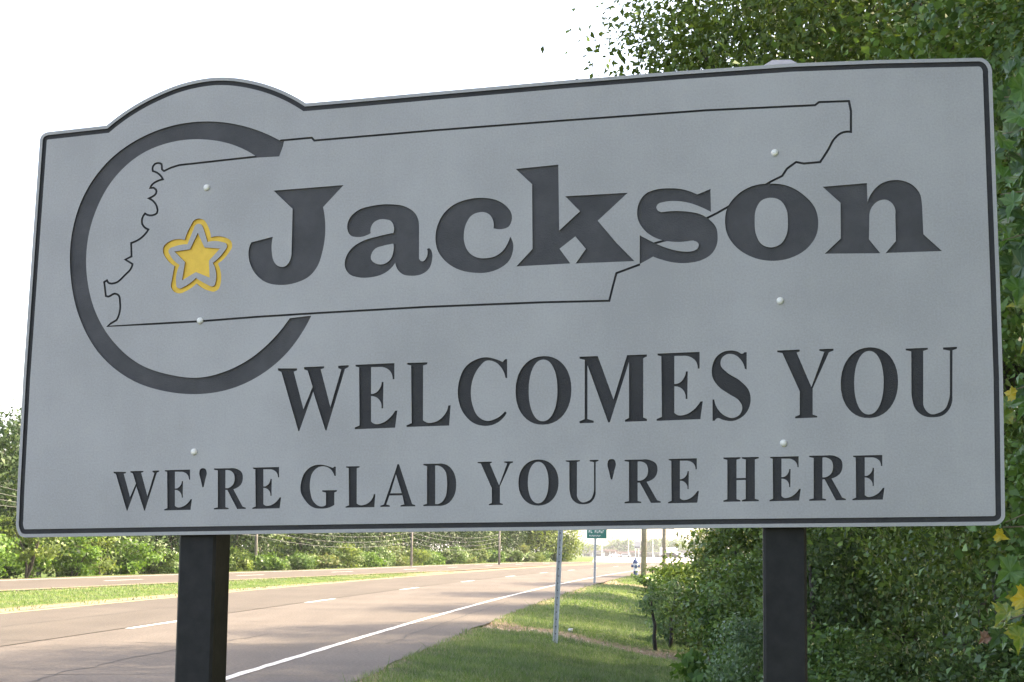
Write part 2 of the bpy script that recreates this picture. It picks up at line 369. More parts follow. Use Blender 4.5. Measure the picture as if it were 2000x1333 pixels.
# ------------------------------------------------------------------ the welcome sign
YAW = rad(14)
SU = np.array([math.cos(YAW), -math.sin(YAW), 0]); SN = np.array([-math.sin(YAW), -math.cos(YAW), 0])
SO = np.array([0, 4.2, 1.2])
sign_base = gz(0, 4.2)
def pl(px, py):                  # measured photo position -> (across, up) on the sign's face, in metres
    d = (px - 1000) / F_PX * RT - (py - 666.5) / F_PX * UP + FW
    k = ((SO - CAM) @ SN) / (d @ SN)
    P = CAM + k * d - SO
    return np.array([P @ SU, P[2]])
sign = empty('welcome_sign', (0, 4.2, sign_base), -YAW)
tag(sign, 'large grey routed sign reading Jackson WELCOMES YOU on two black posts', 'sign')
ZB = 1.2 - sign_base
def spl(pts, closed=True, step=4.0):
    """points (x,y) are corners, (x,y,1) smooth; returns dense polyline"""
    n = len(pts); P = [np.array(p[:2], float) for p in pts]; sm = [len(p) > 2 for p in pts]
    T = [None] * n
    for i in range(n):
        if sm[i] and (closed or 0 < i < n - 1):
            a = P[i] - P[i - 1]; b = P[(i + 1) % n] - P[i]
            la, lb = np.linalg.norm(a) + 1e-9, np.linalg.norm(b) + 1e-9
            t = a / la * lb + b / lb * la
            T[i] = t / (np.linalg.norm(t) + 1e-9)
    out = []
    for i in range(n if closed else n - 1):
        j = (i + 1) % n
        c = P[j] - P[i]; L = np.linalg.norm(c)
        if T[i] is None and T[j] is None:
            out.append(P[i]); continue
        u = c / (L + 1e-9)
        refl = lambda t: 2 * (t @ u) * u - t
        t0 = T[i] if T[i] is not None else refl(T[j]); t1 = T[j] if T[j] is not None else refl(T[i])
        k = max(2, int(L / step))
        for q in range(k):
            s = q / k
            h00 = 2*s**3 - 3*s*s + 1; h10 = s**3 - 2*s*s + s; h01 = -2*s**3 + 3*s*s; h11 = s**3 - s*s
            out.append(h00*P[i] + h10*L*t0 + h01*P[j] + h11*L*t1)
    if not closed: out.append(P[-1])
    return out
def zoomed(pts, ox, oy, k): return [(ox + p[0]/k, oy + p[1]/k) + tuple(p[2:]) for p in pts]
def to_pl(poly): return [pl(*q) for q in poly]
def ell(x0, x1, y0, y1, n=40, e=2.15):
    o = []
    for i in range(n):
        t = 2*math.pi*i/n; c, s_ = math.cos(t), math.sin(t)
        o.append(((x0+x1)/2 + (x1-x0)/2*math.copysign(abs(c)**(2/e), c), (y0+y1)/2 + (y1-y0)/2*math.copysign(abs(s_)**(2/e), s_)))
    return o
s1 = 1
regions = []      # (kind, outer polys, holes) all in sign-plane metres
# big word
Z3 = lambda p: zoomed(p, 460, 300, 3.3333)
J = Z3([(248,243),(703,207),(570,350),(562,655,s1),(535,732,s1),(480,800,s1),(390,843,s1),(290,857,s1),(190,835,s1),(120,770,s1),(88,690,s1),(86,630,s1),(102,580),(243,543),(237,650,s1),(248,700,s1),(275,732,s1),(305,740,s1),(335,728,s1),(355,695,s1),(365,640),(372,362)])
a_o = Z3([(728,490,s1),(745,420,s1),(800,370,s1),(890,342,s1),(1010,332,s1),(1100,345,s1),(1165,385,s1),(1192,440,s1),(1195,470),(1195,670),(1205,700,s1),(1222,703,s1),(1240,685,s1),(1247,622),(1262,618,s1),(1280,650,s1),(1280,690,s1),(1260,750,s1),(1215,785,s1),(1150,797,s1),(1085,785,s1),(1052,750,s1),(1040,712),(1015,745,s1),(960,785,s1),(880,807,s1),(800,807,s1),(740,785,s1),(713,740,s1),(718,680,s1),(750,625,s1),(830,570,s1),(930,540,s1),(1028,518),(1028,465,s1),(1012,440,s1),(980,430,s1),(940,430,s1),(900,450,s1),(882,480,s1),(880,520),(845,537,s1),(790,545,s1),(750,535,s1)])
a_i = Z3([(1028,588),(1027,645,s1),(1000,700,s1),(960,722,s1),(910,716,s1),(882,690,s1),(885,655,s1),(910,620,s1),(960,602,s1)])
c_o = Z3([(1788,543),(1806,580,s1),(1805,640,s1),(1780,700,s1),(1720,748,s1),(1640,775,s1),(1550,777,s1),(1450,755,s1),(1370,705,s1),(1320,640,s1),(1302,560,s1),(1312,480,s1),(1350,400,s1),(1420,335,s1),(1510,300,s1),(1610,290,s1),(1700,305,s1),(1765,345,s1),(1797,395,s1),(1797,440,s1),(1775,480,s1),(1740,492,s1),(1680,488),(1678,440,s1),(1660,405,s1),(1620,383,s1),(1580,385,s1),(1540,402,s1),(1505,450,s1),(1487,520,s1),(1492,590,s1),(1520,645,s1),(1570,677,s1),(1630,683,s1),(1690,670,s1),(1740,635,s1),(1770,590,s1)])
Z4 = lambda p: zoomed(p, 980, 300, 4.348)
k_o = Z4([(120,133),(480,97),(488,655),(665,492),(540,365),(1070,335),(815,572),(975,762),(1127,915),(628,935),(715,812),(625,705),(490,810),(582,935),(125,960),(262,812),(258,262)])
s_o = Z4([(1772,303),(1777,497),(1690,455,s1),(1590,420,s1),(1480,405,s1),(1380,412,s1),(1325,432,s1),(1312,460,s1),(1330,490,s1),(1380,497),(1590,497,s1),(1680,515,s1),(1760,560,s1),(1820,630,s1),(1833,700,s1),(1825,780,s1),(1780,855,s1),(1700,905,s1),(1580,930,s1),(1450,925,s1),(1350,900,s1),(1285,877),(1172,940),(1172,695),(1300,762,s1),(1390,800,s1),(1480,825,s1),(1560,835,s1),(1615,832,s1),(1665,805,s1),(1672,770,s1),(1650,748,s1),(1600,742),(1390,742,s1),(1300,715,s1),(1210,650,s1),(1160,570,s1),(1150,490,s1),(1170,410,s1),(1220,345,s1),(1300,310,s1),(1420,297,s1),(1540,307,s1),(1660,350)])
Z5 = lambda p: zoomed(p, 1380, 180, 3.507)
o_o = Z5([(127,890,s1),(140,800,s1),(200,715,s1),(300,650,s1),(430,628,s1),(560,645,s1),(670,710,s1),(745,800,s1),(765,890,s1),(750,985,s1),(690,1070,s1),(580,1135,s1),(445,1157,s1),(310,1130,s1),(200,1060,s1),(140,970,s1)])
o_i = Z5([(330,890,s1),(340,800,s1),(375,745,s1),(435,725,s1),(500,740,s1),(545,800,s1),(557,890,s1),(550,970,s1),(510,1040,s1),(445,1065,s1),(380,1045,s1),(340,980,s1)])
n_o = Z5([(795,650),(1098,625),(1103,752),(1140,680,s1),(1190,632,s1),(1270,605,s1),(1350,610,s1),(1420,645,s1),(1462,700,s1),(1475,770,s1),(1478,820),(1485,975),(1612,1090),(1228,1103),(1297,1022),(1293,840),(1280,775,s1),(1235,740,s1),(1190,742,s1),(1140,778,s1),(1115,840),(1112,1010),(1190,1105),(810,1108),(920,1005),(918,760)])
for nm, o_, hs in (('J', J, []), ('a', a_o, [a_i]), ('c', c_o, []), ('k', k_o, []), ('s', s_o, []), ('o', o_o, [o_i]), ('n', n_o, [])):
    regions.append(('letter', [to_pl(spl(o_))], [to_pl(spl(h)) for h in hs]))
# serif capitals, in unit boxes
def norm(pts, tilt=0.0, holes=()):
    q = [(p[0], p[1] - tilt * p[0]) + tuple(p[2:]) for p in pts]
    x0 = min(p[0] for p in q); x1 = max(p[0] for p in q); y0 = min(p[1] for p in q); y1 = max(p[1] for p in q)
    return [((p[0]-x0)/(x1-x0), (y1-p[1])/(y1-y0)) + tuple(p[2:]) for p in q]
GL = {}
T2, T2b = -.036, -.026
GL['W'] = (norm([(38,147),(150,147),(150,158),(130,166),(187,388),(241,256),(212,160),(191,152),(191,139),(308,134),(308,145),(288,152),(345,375),(409,152),(391,145),(391,131),(452,127),(452,138),(430,150),(322,513),(316,513),(244,284),(163,517),(157,517),(58,168),(38,160)], T2), [])
GL['E'] = (norm([(492,130),(718,120),(718,212),(708,212),(698,172,s1),(668,148,s1),(630,142),(582,143),(582,297),(605,293,s1),(630,270,s1),(644,228),(654,228),(652,380),(643,378),(633,335,s1),(608,314,s1),(582,310),(582,455),(600,468,s1),(645,464,s1),(690,435,s1),(722,393),(735,392),(722,490),(487,500),(487,490),(515,478),(512,145),(492,140)], T2), [])
GL['L'] = (norm([(792,117),(910,113),(908,124),(885,132),(884,450),(905,463,s1),(960,458,s1),(1005,425,s1),(1032,365),(1045,362),(1037,481),(788,490),(788,481),(818,468),(815,132),(792,126)], T2), [])
GL['C'] = (norm([(1375,95),(1375,208),(1365,205),(1345,152,s1),(1305,112,s1),(1255,103,s1),(1212,140,s1),(1175,210,s1),(1163,290,s1),(1175,370,s1),(1205,430,s1),(1250,457,s1),(1310,445,s1),(1362,403),(1372,412),(1325,465,s1),(1260,487,s1),(1180,470,s1),(1120,410,s1),(1088,310,s1),(1095,220,s1),(1135,135,s1),(1190,97,s1),(1245,83,s1),(1300,92,s1),(1348,112),(1363,96)], -.02), [])
GL['O'] = (ell(0, 1, 0, 1), [ell(.235, .75, .05, .95)])
GL['M'] = ([(0,1),(.27,1),(.505,.34),(.705,1),(1,1),(1,.97),(.945,.945),(.945,.055),(1,.03),(1,0),(.675,0),(.675,.03),(.735,.055),(.735,.90),(.45,0),(.425,0),(.117,.87),(.117,.06),(.21,.03),(.21,0),(0,0),(0,.03),(.077,.06),(.077,.95),(0,.97)], [])
GL['S'] = (norm([(772,110),(772,203),(762,200),(742,152,s1),(702,120,s1),(665,118,s1),(637,140,s1),(632,175,s1),(665,215,s1),(735,262,s1),(785,320,s1),(793,375,s1),(775,430,s1),(735,467,s1),(690,480,s1),(645,472,s1),(612,462,s1),(600,475),(588,475),(588,360),(597,360),(618,415,s1),(655,450,s1),(695,463,s1),(735,445,s1),(748,405,s1),(730,370,s1),(680,335,s1),(620,290,s1),(588,240,s1),(585,190,s1),(605,135,s1),(645,105,s1),(690,98,s1),(725,106,s1),(748,118,s1),(760,110)], 0), [])
GL['Y'] = (norm([(940,99),(1062,95),(1062,105),(1045,111),(1125,297),(1195,108),(1168,102),(1168,93),(1245,91),(1245,101),(1220,111),(1132,305),(1132,446),(1157,454),(1157,462),(1037,466),(1037,457),(1062,447),(1062,320),(968,113),(940,108)], T2b), [])
GL['U'] = (norm([(1637,87),(1757,83),(1757,92),(1732,100),(1732,370),(1745,420,s1),(1775,443,s1),(1815,437,s1),(1850,415,s1),(1870,370,s1),(1877,330),(1877,100),(1840,93),(1840,82),(1915,79),(1915,89),(1891,98),(1890,345),(1880,405,s1),(1842,448,s1),(1790,460,s1),(1730,450,s1),(1690,415,s1),(1672,360,s1),(1668,320),(1667,102),(1637,96)], T2b), [])
GL['R'] = ([(0,1),(.50,1),(.72,.98,s1),(.87,.90,s1),(.91,.76,s1),(.85,.60,s1),(.70,.51,s1),(.61,.485),(.90,.06),(1,.03),(1,0),(.73,0),(.42,.47),(.36,.47),(.36,.05),(.46,.03),(.46,0),(0,0),(0,.03),(.12,.05),(.12,.95),(0,.97)], [[(.36,.955),(.48,.95,s1),(.60,.89,s1),(.65,.76,s1),(.60,.60,s1),(.48,.525,s1),(.36,.515)]])
GL['G'] = ([(.97,.95),(.97,.74),(.93,.74),(.84,.88,s1),(.68,.955,s1),(.52,.95,s1),(.34,.83,s1),(.26,.6,s1),(.27,.38,s1),(.36,.16,s1),(.52,.055,s1),(.62,.05,s1),(.70,.085),(.70,.36),(.60,.385),(.60,.415),(1,.415),(1,.385),(.93,.36),(.93,.08),(.78,.02,s1),(.58,0,s1),(.35,.03,s1),(.14,.18,s1),(.0,.42,s1),(.02,.62,s1),(.14,.85,s1),(.35,.975,s1),(.55,1,s1),(.75,.965,s1),(.89,.92),(.93,.95)], [])
GL['A'] = ([(.49,1),(.535,1),(.91,.055),(1,.03),(1,0),(.58,0),(.58,.03),(.69,.05),(.63,.265),(.26,.265),(.17,.055),(.27,.03),(.27,0),(0,0),(0,.03),(.1,.055),(.455,.90)], [[(.445,.76),(.285,.315),(.615,.315)]])
GL['D'] = ([(0,1),(.45,1),(.75,.95,s1),(.93,.78,s1),(1,.5,s1),(.94,.24,s1),(.76,.06,s1),(.45,0),(0,0),(0,.03),(.11,.055),(.11,.945),(0,.97)], [[(.36,.955),(.5,.94,s1),(.66,.83,s1),(.72,.6,s1),(.72,.42,s1),(.66,.19,s1),(.52,.065,s1),(.36,.045)]])
st = lambda a, b: [(a-.12, 1), (b+.12, 1), (b+.12, .965), (b, .945)]
GL['H'] = ([(0,1),(.48,1),(.48,.97),(.37,.945),(.37,.53),(.63,.53),(.63,.945),(.52,.97),(.52,1),(1,1),(1,.97),(.89,.945),(.89,.055),(1,.03),(1,0),(.52,0),(.52,.03),(.63,.055),(.63,.485),(.37,.485),(.37,.055),(.48,.03),(.48,0),(0,0),(0,.03),(.11,.055),(.11,.945),(0,.97)], [])
GL["'"] = ([(.03,.80,s1),(.2,.97,s1),(.5,1,s1),(.8,.97,s1),(.97,.80,s1),(.80,.4,s1),(.58,0),(.42,0),(.2,.4,s1)], [])
ROW2 = [('W',543,681,716,842),('E',693,776,711,837.5),('L',794,880,708,833),('C',894.5,990.6,698.5,832.5),('O',1007,1116,696,830),('M',1132,1263.5,695,825),('E',1282.6,1372.6,689,821),('S',1390.6,1466,685,823),('Y',1518,1628,683,817),('O',1642,1754,679,817),('U',1769,1869,679.5,815.6)]
ROW3 = [('W',222,311,920,998),('E',321,375,918,997),("'",389,404,915,952),('R',418,480,915,995),('E',493,549,913,994),('G',587,658,908,994),('L',675,733,911,991.5),('A',743,811,907,990),('D',827,891,906,988.5),('Y',933,1002,902,987),('O',1012.5,1091,898,988),('U',1105,1169,899,985.5),("'",1186,1203,897,937),('R',1220,1290.5,898,983),('E',1305,1365,896,983),('H',1413,1482,893.5,980),('E',1503,1564,892,979),('R',1580.6,1652,890,978),('E',1665,1727.5,889.5,977)]
for row, slope in ((ROW2, -.033), (ROW3, -.017)):
    for ch, xl, xr, yt, yb in row:
        o_, hs = GL[ch]; W_, H_ = xr - xl, yb - yt
        ov = abs(slope) * W_ if ch not in "OCSG'" else 0
        def mp(pts):
            q = [(xl + p[0]*W_, yb - p[1]*H_ + slope*(p[0]-.5)*W_) + tuple(p[2:]) for p in pts]
            return to_pl(spl(q, True, 2.5))
        regions.append(('letter', [mp(o_)], [mp(h) for h in hs]))
# ring: circle fitted on the face through measured rim points
def fit_circle(pp):
    A = np.array([[2*p[0], 2*p[1], 1] for p in pp]); b = np.array([p[0]**2 + p[1]**2 for p in pp])
    x = np.linalg.lstsq(A, b, rcond=None)[0]
    return x[:2], math.sqrt(x[2] + x[0]**2 + x[1]**2)
ro_px = [(137,505),(152,400),(205,312),(300,257),(425,238),(500,255),(552,280),(150,610),(200,700),(280,752),(390,770),(470,752),(560,680),(606,619)]
ri_px = [(171,500),(182,420),(230,340),(300,290),(408,274),(470,287),(498,305),(170,560),(205,655),(260,705),(380,738),(450,722),(520,672),(566,622)]
def dense_through(px, closed=False): return to_pl(spl([(x, y, 1) for x, y in px], closed, 6))
ro_path = [(552,278),(500,254),(425,238.5),(350,243),(280,267),(215,312),(165,380),(140,460),(138,540),(155,620),(195,692),(260,744),(330,766),(390,770),(450,760),(510,732),(560,690),(590,650),(608,617)]
ri_path = [(566,622),(530,666),(490,700),(440,726),(390,738),(330,732),(275,713),(225,672),(190,618),(171,550),(170,480),(188,410),(225,346),(280,299),(340,277),(408,273.5),(460,285),(502,307)]
ring_poly = to_pl(spl([(x, y) if i in (0, len(ro_path)-1) else (x, y, 1) for i, (x, y) in enumerate(ro_path)], False, 6)) + to_pl(spl([(x, y) if i in (0, len(ri_path)-1) else (x, y, 1) for i, (x, y) in enumerate(ri_path)], False, 6)) + [pl(544, 304)]
regions.append(('ring', [ring_poly], []))
# star
ZS = lambda p: zoomed(p, 300, 410, 7.406)
star_o = ZS([(540,225,s1),(590,150,s1),(660,128,s1),(735,155,s1),(775,215,s1),(830,400),(1045,405,s1),(1118,450,s1),(1135,540,s1),(1090,620,s1),(930,780),(970,1060,s1),(945,1140,s1),(880,1185,s1),(790,1170,s1),(620,1068),(465,1180,s1),(380,1212,s1),(300,1190,s1),(250,1110,s1),(262,1030,s1),(302,815),(180,705,s1),(138,620,s1),(150,525,s1),(225,460,s1),(450,437)])
star_i = ZS([(575,290,s1),(600,230,s1),(655,200,s1),(705,235,s1),(725,290,s1),(778,468),(1000,470,s1),(1050,490,s1),(1060,540,s1),(1030,590,s1),(855,770),(895,1050,s1),(880,1095,s1),(835,1110,s1),(790,1090,s1),(612,985),(430,1120,s1),(380,1140,s1),(335,1120,s1),(325,1060,s1),(378,800),(240,660,s1),(215,600,s1),(235,560,s1),(280,540,s1),(490,500)])
star_c = ZS([(640,335),(735,545),(960,560),(800,740),(812,985),(612,903),(410,1022),(455,760),(300,605),(525,572)])
regions.append(('star_outline', [to_pl(spl(star_o))], [to_pl(spl(star_i))]))
regions.append(('star', [to_pl(spl(star_c))], []))
# state outline stroke
Zt = lambda p: zoomed(p, 190, 300, 3.7)
west = Zt([(482,128),(468,115,s1),(465,78,s1),(440,70,s1),(415,78,s1),(402,128),(432,140,s1),(475,188),(430,203,s1),(400,222,s1),(383,250),(425,262,s1),(425,290,s1),(400,312,s1),(370,325),(432,390,s1),(432,430,s1),(415,443,s1),(345,435),(325,470,s1),(325,510,s1),(370,550),(325,605,s1),(245,648),(248,745),(203,768),(255,800),(248,825,s1),(200,880,s1),(125,938,s1),(85,938,s1),(70,918),(50,930),(62,1030),(80,1035,s1),(125,1014,s1),(150,1022,s1),(165,1080,s1),(152,1180,s1),(140,1205),(100,1228),(75,1250)])
st1 = [(553,275),(551,285),(544,304),(500,306.5),(350,323),(334,328)] + west + [(300,633),(391,628),(500,619.5),(620,612),(832,600),(1060,591),(1190,588),(1197,560),(1204,534),(1250,517)]
st2 = [(1262,486),(1279,475.5),(1300,470)]
st3 = [(1378,428),(1400,417),(1430,400)]
st4 = [(1498,360),(1506,355),(1528,344),(1537,330),(1555,317),(1570,320),(1602,317),(1617,294,1),(1631,270,1),(1642,261,1),(1662,258),(1662,217),(1658,198),(1599.5,200),(1592,206),(1380,216),(1100,236),(850,255),(614,275),(609,269.5),(548,275)]
strokes = [np.array(to_pl(spl(s_, False, 4))) for s_ in (st1, st2, st3, st4)]
SW = .0052
def offset_line(P, d):
    n = len(P); out = []
    for i in range(n):
        a = P[i] - P[i-1] if i > 0 else P[i+1] - P[i]
        b = P[i+1] - P[i] if i < n-1 else P[i] - P[i-1]
        na = np.array([-a[1], a[0]]) / (np.linalg.norm(a)+1e-12); nb = np.array([-b[1], b[0]]) / (np.linalg.norm(b)+1e-12)
        m_ = na + nb; L = np.linalg.norm(m_)
        m_ = m_ / L if L > 1e-6 else na
        out.append(P[i] + m_ * d / max(m_ @ na, .55))
    return out
# panel outline
OUT = spl([(31.5,1015),(33,1036,1),(38,1046,1),(48,1050),(347,1045.5),(696,1040.5),(1050,1036.5),(1400,1031.5),(1700,1029),(1938,1026.5),(1953,1023,1),(1961,1015,1),(1963,1002),(1959,740),(1952.5,545),(1944,323),(1937.5,145),(1934,127,1),(1925,117,1),(1908,113.5),(1720,117.5),(1550,124),(1325,139.5),(1100,157.5),(850,179.5),(699,193.3),(597.5,202),(560,181,1),(500,160,1),(430,151.5,1),(362,162,1),(300,186,1),(250,214,1),(208,245.5),(96,258),(86,261,1),(80,267,1),(77.5,278),(64.5,460),(45,740),(33.5,960)], True, 5)
OUT = [pl(*q) for q in OUT]
def offset_closed(P, d):
    n = len(P); out = []
    for i in range(n):
        a = P[i] - P[i-1]; b = P[(i+1) % n] - P[i]
        na = np.array([-a[1], a[0]]) / (np.linalg.norm(a)+1e-12); nb = np.array([-b[1], b[0]]) / (np.linalg.norm(b)+1e-12)
        m_ = na + nb; m_ /= np.linalg.norm(m_)
        out.append(P[i] + m_ * d / max(m_ @ na, .5))
    return out
area = sum(OUT[i-1][0]*OUT[i][1] - OUT[i][0]*OUT[i-1][1] for i in range(len(OUT)))
sg = 1 if area > 0 else -1
B1 = offset_closed(OUT, sg * .0085); B2 = offset_closed(OUT, sg * .0205)
# triangulate everything together
VV, EE = [], []
def add_loop(P, closed=True):
    b = len(VV); VV.extend(Vector((float(p[0]), float(p[1]))) for p in P); n = len(P)
    EE.extend((b+i, b+(i+1) % n) for i in range(n if closed else n-1))
for P in (OUT, B1, B2): add_loop(P)
for _, os_, hs in regions:
    for P in os_ + hs: add_loop(P)
for P in strokes:
    add_loop(list(offset_line(P, SW/2)) + list(reversed(offset_line(P, -SW/2))))
cv, ce, cf, _, _, _ = delaunay_2d_cdt(VV, EE, [], 0, 1e-6)
CVt = np.array([(v.x, v.y) for v in cv]); TR = np.array([f for f in cf if len(f) == 3])
CEN = CVt[TR].mean(1)
def inside(P, C):
    P = np.asarray(P); r = np.zeros(len(C), bool)
    x, y = C[:, 0], C[:, 1]
    for i in range(len(P)):
        x0, y0 = P[i-1]; x1, y1 = P[i]
        c = (y0 > y) != (y1 > y)
        if abs(y1 - y0) > 1e-15:
            r ^= c & (x < (x1-x0)*(y-y0)/(y1-y0) + x0)
    return r
def seg_dist(P, C):
    d = np.full(len(C), 9.0)
    for i in range(len(P)-1):
        a, b = P[i], P[i+1]; ab = b - a
        t = np.clip(((C - a) @ ab) / (ab @ ab + 1e-12), 0, 1)
        d = np.minimum(d, np.linalg.norm(C - (a + t[:, None]*ab), axis=1))
    return d
REG = np.full(len(TR), -1)                    # -2 outside, -1 panel, else region index
REG[~inside(OUT, CEN)] = -2
NB, NS = len(regions), len(regions) + 1       # border groove, state outline
REG[inside(B1, CEN) & ~inside(B2, CEN)] = NB
for P in strokes:
    REG[(seg_dist(P, CEN) < SW/2*1.02) & (REG == -1)] = NS
for i in range(len(regions)-1, -1, -1):
    _, os_, hs = regions[i]
    k = inside(os_[0], CEN)
    for h in hs: k &= ~inside(h, CEN)
    REG[k & (REG != -2)] = i
DEP, THK = .0045, .022
edge_t = {}
for ti, t in enumerate(TR):
    for q in range(3):
        edge_t.setdefault((min(t[q], t[(q+1) % 3]), max(t[q], t[(q+1) % 3])), []).append((ti, t[q], t[(q+1) % 3]))
def lp(p, d): return (p[0], d, ZB + p[1])     # d = depth behind the face
panel = None
def region_mesh(idx, name, depth):
    v, f, mi, mp_ = [], [], [], {}
    def vid(i, d):
        k = (i, d)
        if k not in mp_: mp_[k] = len(v); v.append(lp(CVt[i], d))
        return mp_[k]
    for ti in np.nonzero(REG == idx)[0]:
        f.append([vid(i, depth) for i in TR[ti]]); mi.append(0)
    for e, ts in edge_t.items():
        rs = [REG[t[0]] for t in ts]
        if idx in rs and -1 in rs and len(ts) == 2:
            _, a, b = ts[rs.index(idx)]
            f.append([vid(b, depth), vid(a, depth), vid(a, 0.0), vid(b, 0.0)]); mi.append(1)
    me = py_mesh(name, v, f); return me, mi
pv, pf, pm = [], [], {}
def pvid(i, d):
    k = (i, d)
    if k not in pm: pm[k] = len(pv); pv.append(lp(CVt[i], d))
    return pm[k]
for ti in np.nonzero(REG == -1)[0]: pf.append([pvid(i, 0.0) for i in TR[ti]])
for ti in np.nonzero(REG > -2)[0]: pf.append([pvid(i, THK) for i in TR[ti][::-1]])
for e, ts in edge_t.items():
    rs = [REG[t[0]] for t in ts]
    if -1 in rs and (len(ts) == 1 or -2 in rs):
        _, a, b = ts[rs.index(-1)]
        pf.append([pvid(b, 0.0), pvid(a, 0.0), pvid(a, THK), pvid(b, THK)])
panel = obj('panel', py_mesh('panel', pv, pf), sign, M_FACE)
WORD = list("Jackson") + [r[0] for r in ROW2] + [r[0] for r in ROW3]
for i in range(len(regions) + 2):
    kind = regions[i][0] if i < len(regions) else ('border_groove' if i == NB else 'state_outline')
    me, mi = region_mesh(i, kind, DEP)
    if not len(me.polygons): continue
    o = obj(kind, me, panel)
    gold = kind.startswith('star')
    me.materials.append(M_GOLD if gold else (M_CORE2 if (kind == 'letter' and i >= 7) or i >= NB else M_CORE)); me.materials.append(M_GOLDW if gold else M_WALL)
    me.polygons.foreach_set('material_index', mi)
    if i < 7: o['label'] = 'bold black letter %s of the large town name' % WORD[i]
    elif kind == 'letter' and WORD[i] != "'": o['label'] = 'black serif capital %s of the %s line' % (WORD[i], 'WELCOMES YOU' if i < 18 else "WE'RE GLAD")
    if kind == 'ring': o['label'] = 'thick black open ring behind the state outline'
    if kind == 'star': o['label'] = 'solid gold star marking the town'
# dome-headed screws
dome = [(.0088, 0.0), (.0086, .0018), (.0072, .0042), (.0045, .0058), (.0014, .0064)]
for q in ((404,367),(391,627),(379,883),(1513,299),(1524,588),(1530.5,866)):
    a, b = pl(*q); mb = MB(); mb.lathe(dome, 14)
    mb.v = [(a + x, -z, ZB + b + y) for x, y, z in mb.v]
    mb.build('screw', M_SCREW, sign, True)
# posts
for xc, lab in ((-.819, 'left'), (.646, 'right')):
    wx = SO[0] + xc*SU[0]; wy = SO[1] + xc*SU[1]
    zb = gz(wx, wy) - sign_base - .25
    top = ZB + 1.15 if xc > 0 else ZB + 1.09
    mb = MB(); b = .006; h = .05
    ring_ = [(-h+b,-h),(h-b,-h),(h,-h+b),(h,h-b),(h-b,h),(-h+b,h),(-h,h-b),(-h,-h+b)]
    yc = THK + .002 + h
    for z in (zb, top):
        mb.v += [(xc+x, yc+y, z) for x, y in ring_]
    mb.f += [(k, (k+1) % 8, (k+1) % 8+8, k+8) for k in range(8)] + [tuple(range(8, 16)), tuple(reversed(range(8)))]
    tw = rad(6.5) if xc > 0 else 0.0          # the right-hand post stands slightly turned
    def turn(vs):
        c_, s_ = math.cos(tw), math.sin(tw)
        return [(xc + (x-xc)*c_ - (y-yc)*s_, yc + (abs(s_)*.06) + (x-xc)*s_ + (y-yc)*c_, z) for x, y, z in vs]
    mb.v = turn(mb.v)
    po = mb.build('post', M_POST, sign)
    ca = MB(); ca.v = []
    t0 = top + .001
    for r_, z in ((.056, t0-.03), (.056, t0), (.022, t0+.030)):
        ca.v += [(xc-r_, yc-r_, z), (xc+r_, yc-r_, z), (xc+r_, yc+r_, z), (xc-r_, yc+r_, z)]
    for k in range(2):
        ca.f += [(4*k+i, 4*k+(i+1) % 4, 4*k+4+(i+1) % 4, 4*k+4+i) for i in range(4)]
    ca.f += [(8, 9, 10, 11)]
    ca.v = turn(ca.v)
    ca.build('post_cap', M_CAP, po)

# ------------------------------------------------------------------ foliage tools
def leaf_mesh(name, C, Nrm, size, aspect=.55, droop=.3, fold=.12, spread=1.0):
    n = len(C)
    A = R.normal(0, 1, (n, 3)); A[:, 2] -= droop * 2
    Nn = Nrm + R.normal(0, .55 * spread, (n, 3)); Nn /= np.linalg.norm(Nn, axis=1, keepdims=True) + 1e-9
    A -= (A * Nn).sum(1, keepdims=True) * Nn; A /= np.linalg.norm(A, axis=1, keepdims=True) + 1e-9
    Wv = np.cross(Nn, A); L = (size * R.uniform(.6, 1.25, n))[:, None]
    asp = aspect * R.uniform(.75, 1.2, n)[:, None]
    p0 = C - A*L*.5; p2 = C + A*L*.5 - Nn*L*.1
    p1 = C + Wv*L*asp*.5 + Nn*L*fold - A*L*.06; p3 = C - Wv*L*asp*.5 + Nn*L*fold - A*L*.06
    V = np.stack([p0, p1, p2, p3], 1).reshape(-1, 3)
    return np_mesh(name, V, np.arange(n*4).reshape(-1, 4))
def lobe_points(lobes, n_cl, per, rc, inner=.25, zmin=None, squash=.6):
    """leaf clumps over the shells of ellipsoid lobes -> leaf centres and outward normals"""
    vol = np.array([l[1][0]*l[1][1] + l[1][1]*l[1][2] + l[1][0]*l[1][2] for l in lobes]); vol /= vol.sum()
    which = R.choice(len(lobes), n_cl, p=vol)
    D = R.normal(0, 1, (n_cl, 3)); D /= np.linalg.norm(D, axis=1, keepdims=True)
    fac = np.where(R.random(n_cl) < inner, R.uniform(.35, .8, n_cl), R.uniform(.82, 1.1, n_cl))
    cen = np.array([lobes[i][0] for i in which]); rr = np.array([lobes[i][1] for i in which])
    K = cen + D * rr * fac[:, None]
    Cc = np.repeat(K, per, 0); Dn = np.repeat(D, per, 0)
    rcl = np.repeat(rc * R.uniform(.5, 1.4, n_cl), per)[:, None]
    P = Cc + R.normal(0, 1, Cc.shape) * rcl * np.array([1, 1, squash])
    # drop what falls deep inside any lobe, keep the surface airy
    if zmin is not None: P[:, 2] = np.where(P[:, 2] < zmin, zmin + np.abs(P[:, 2] - zmin) * .3, P[:, 2])
    N_ = Dn * .8 + np.array([0, 0, .5]) + np.repeat(R.normal(0, .45, (n_cl, 3)), per, 0)
    return P, N_
def bent(p0, p1, k=5, j=.06):
    p0, p1 = np.array(p0, float), np.array(p1, float); L = np.linalg.norm(p1-p0)
    return [p0 + (p1-p0)*t + (R.normal(0, j*L/k, 3) if 0 < t < 1 else 0) for t in np.linspace(0, 1, k)]
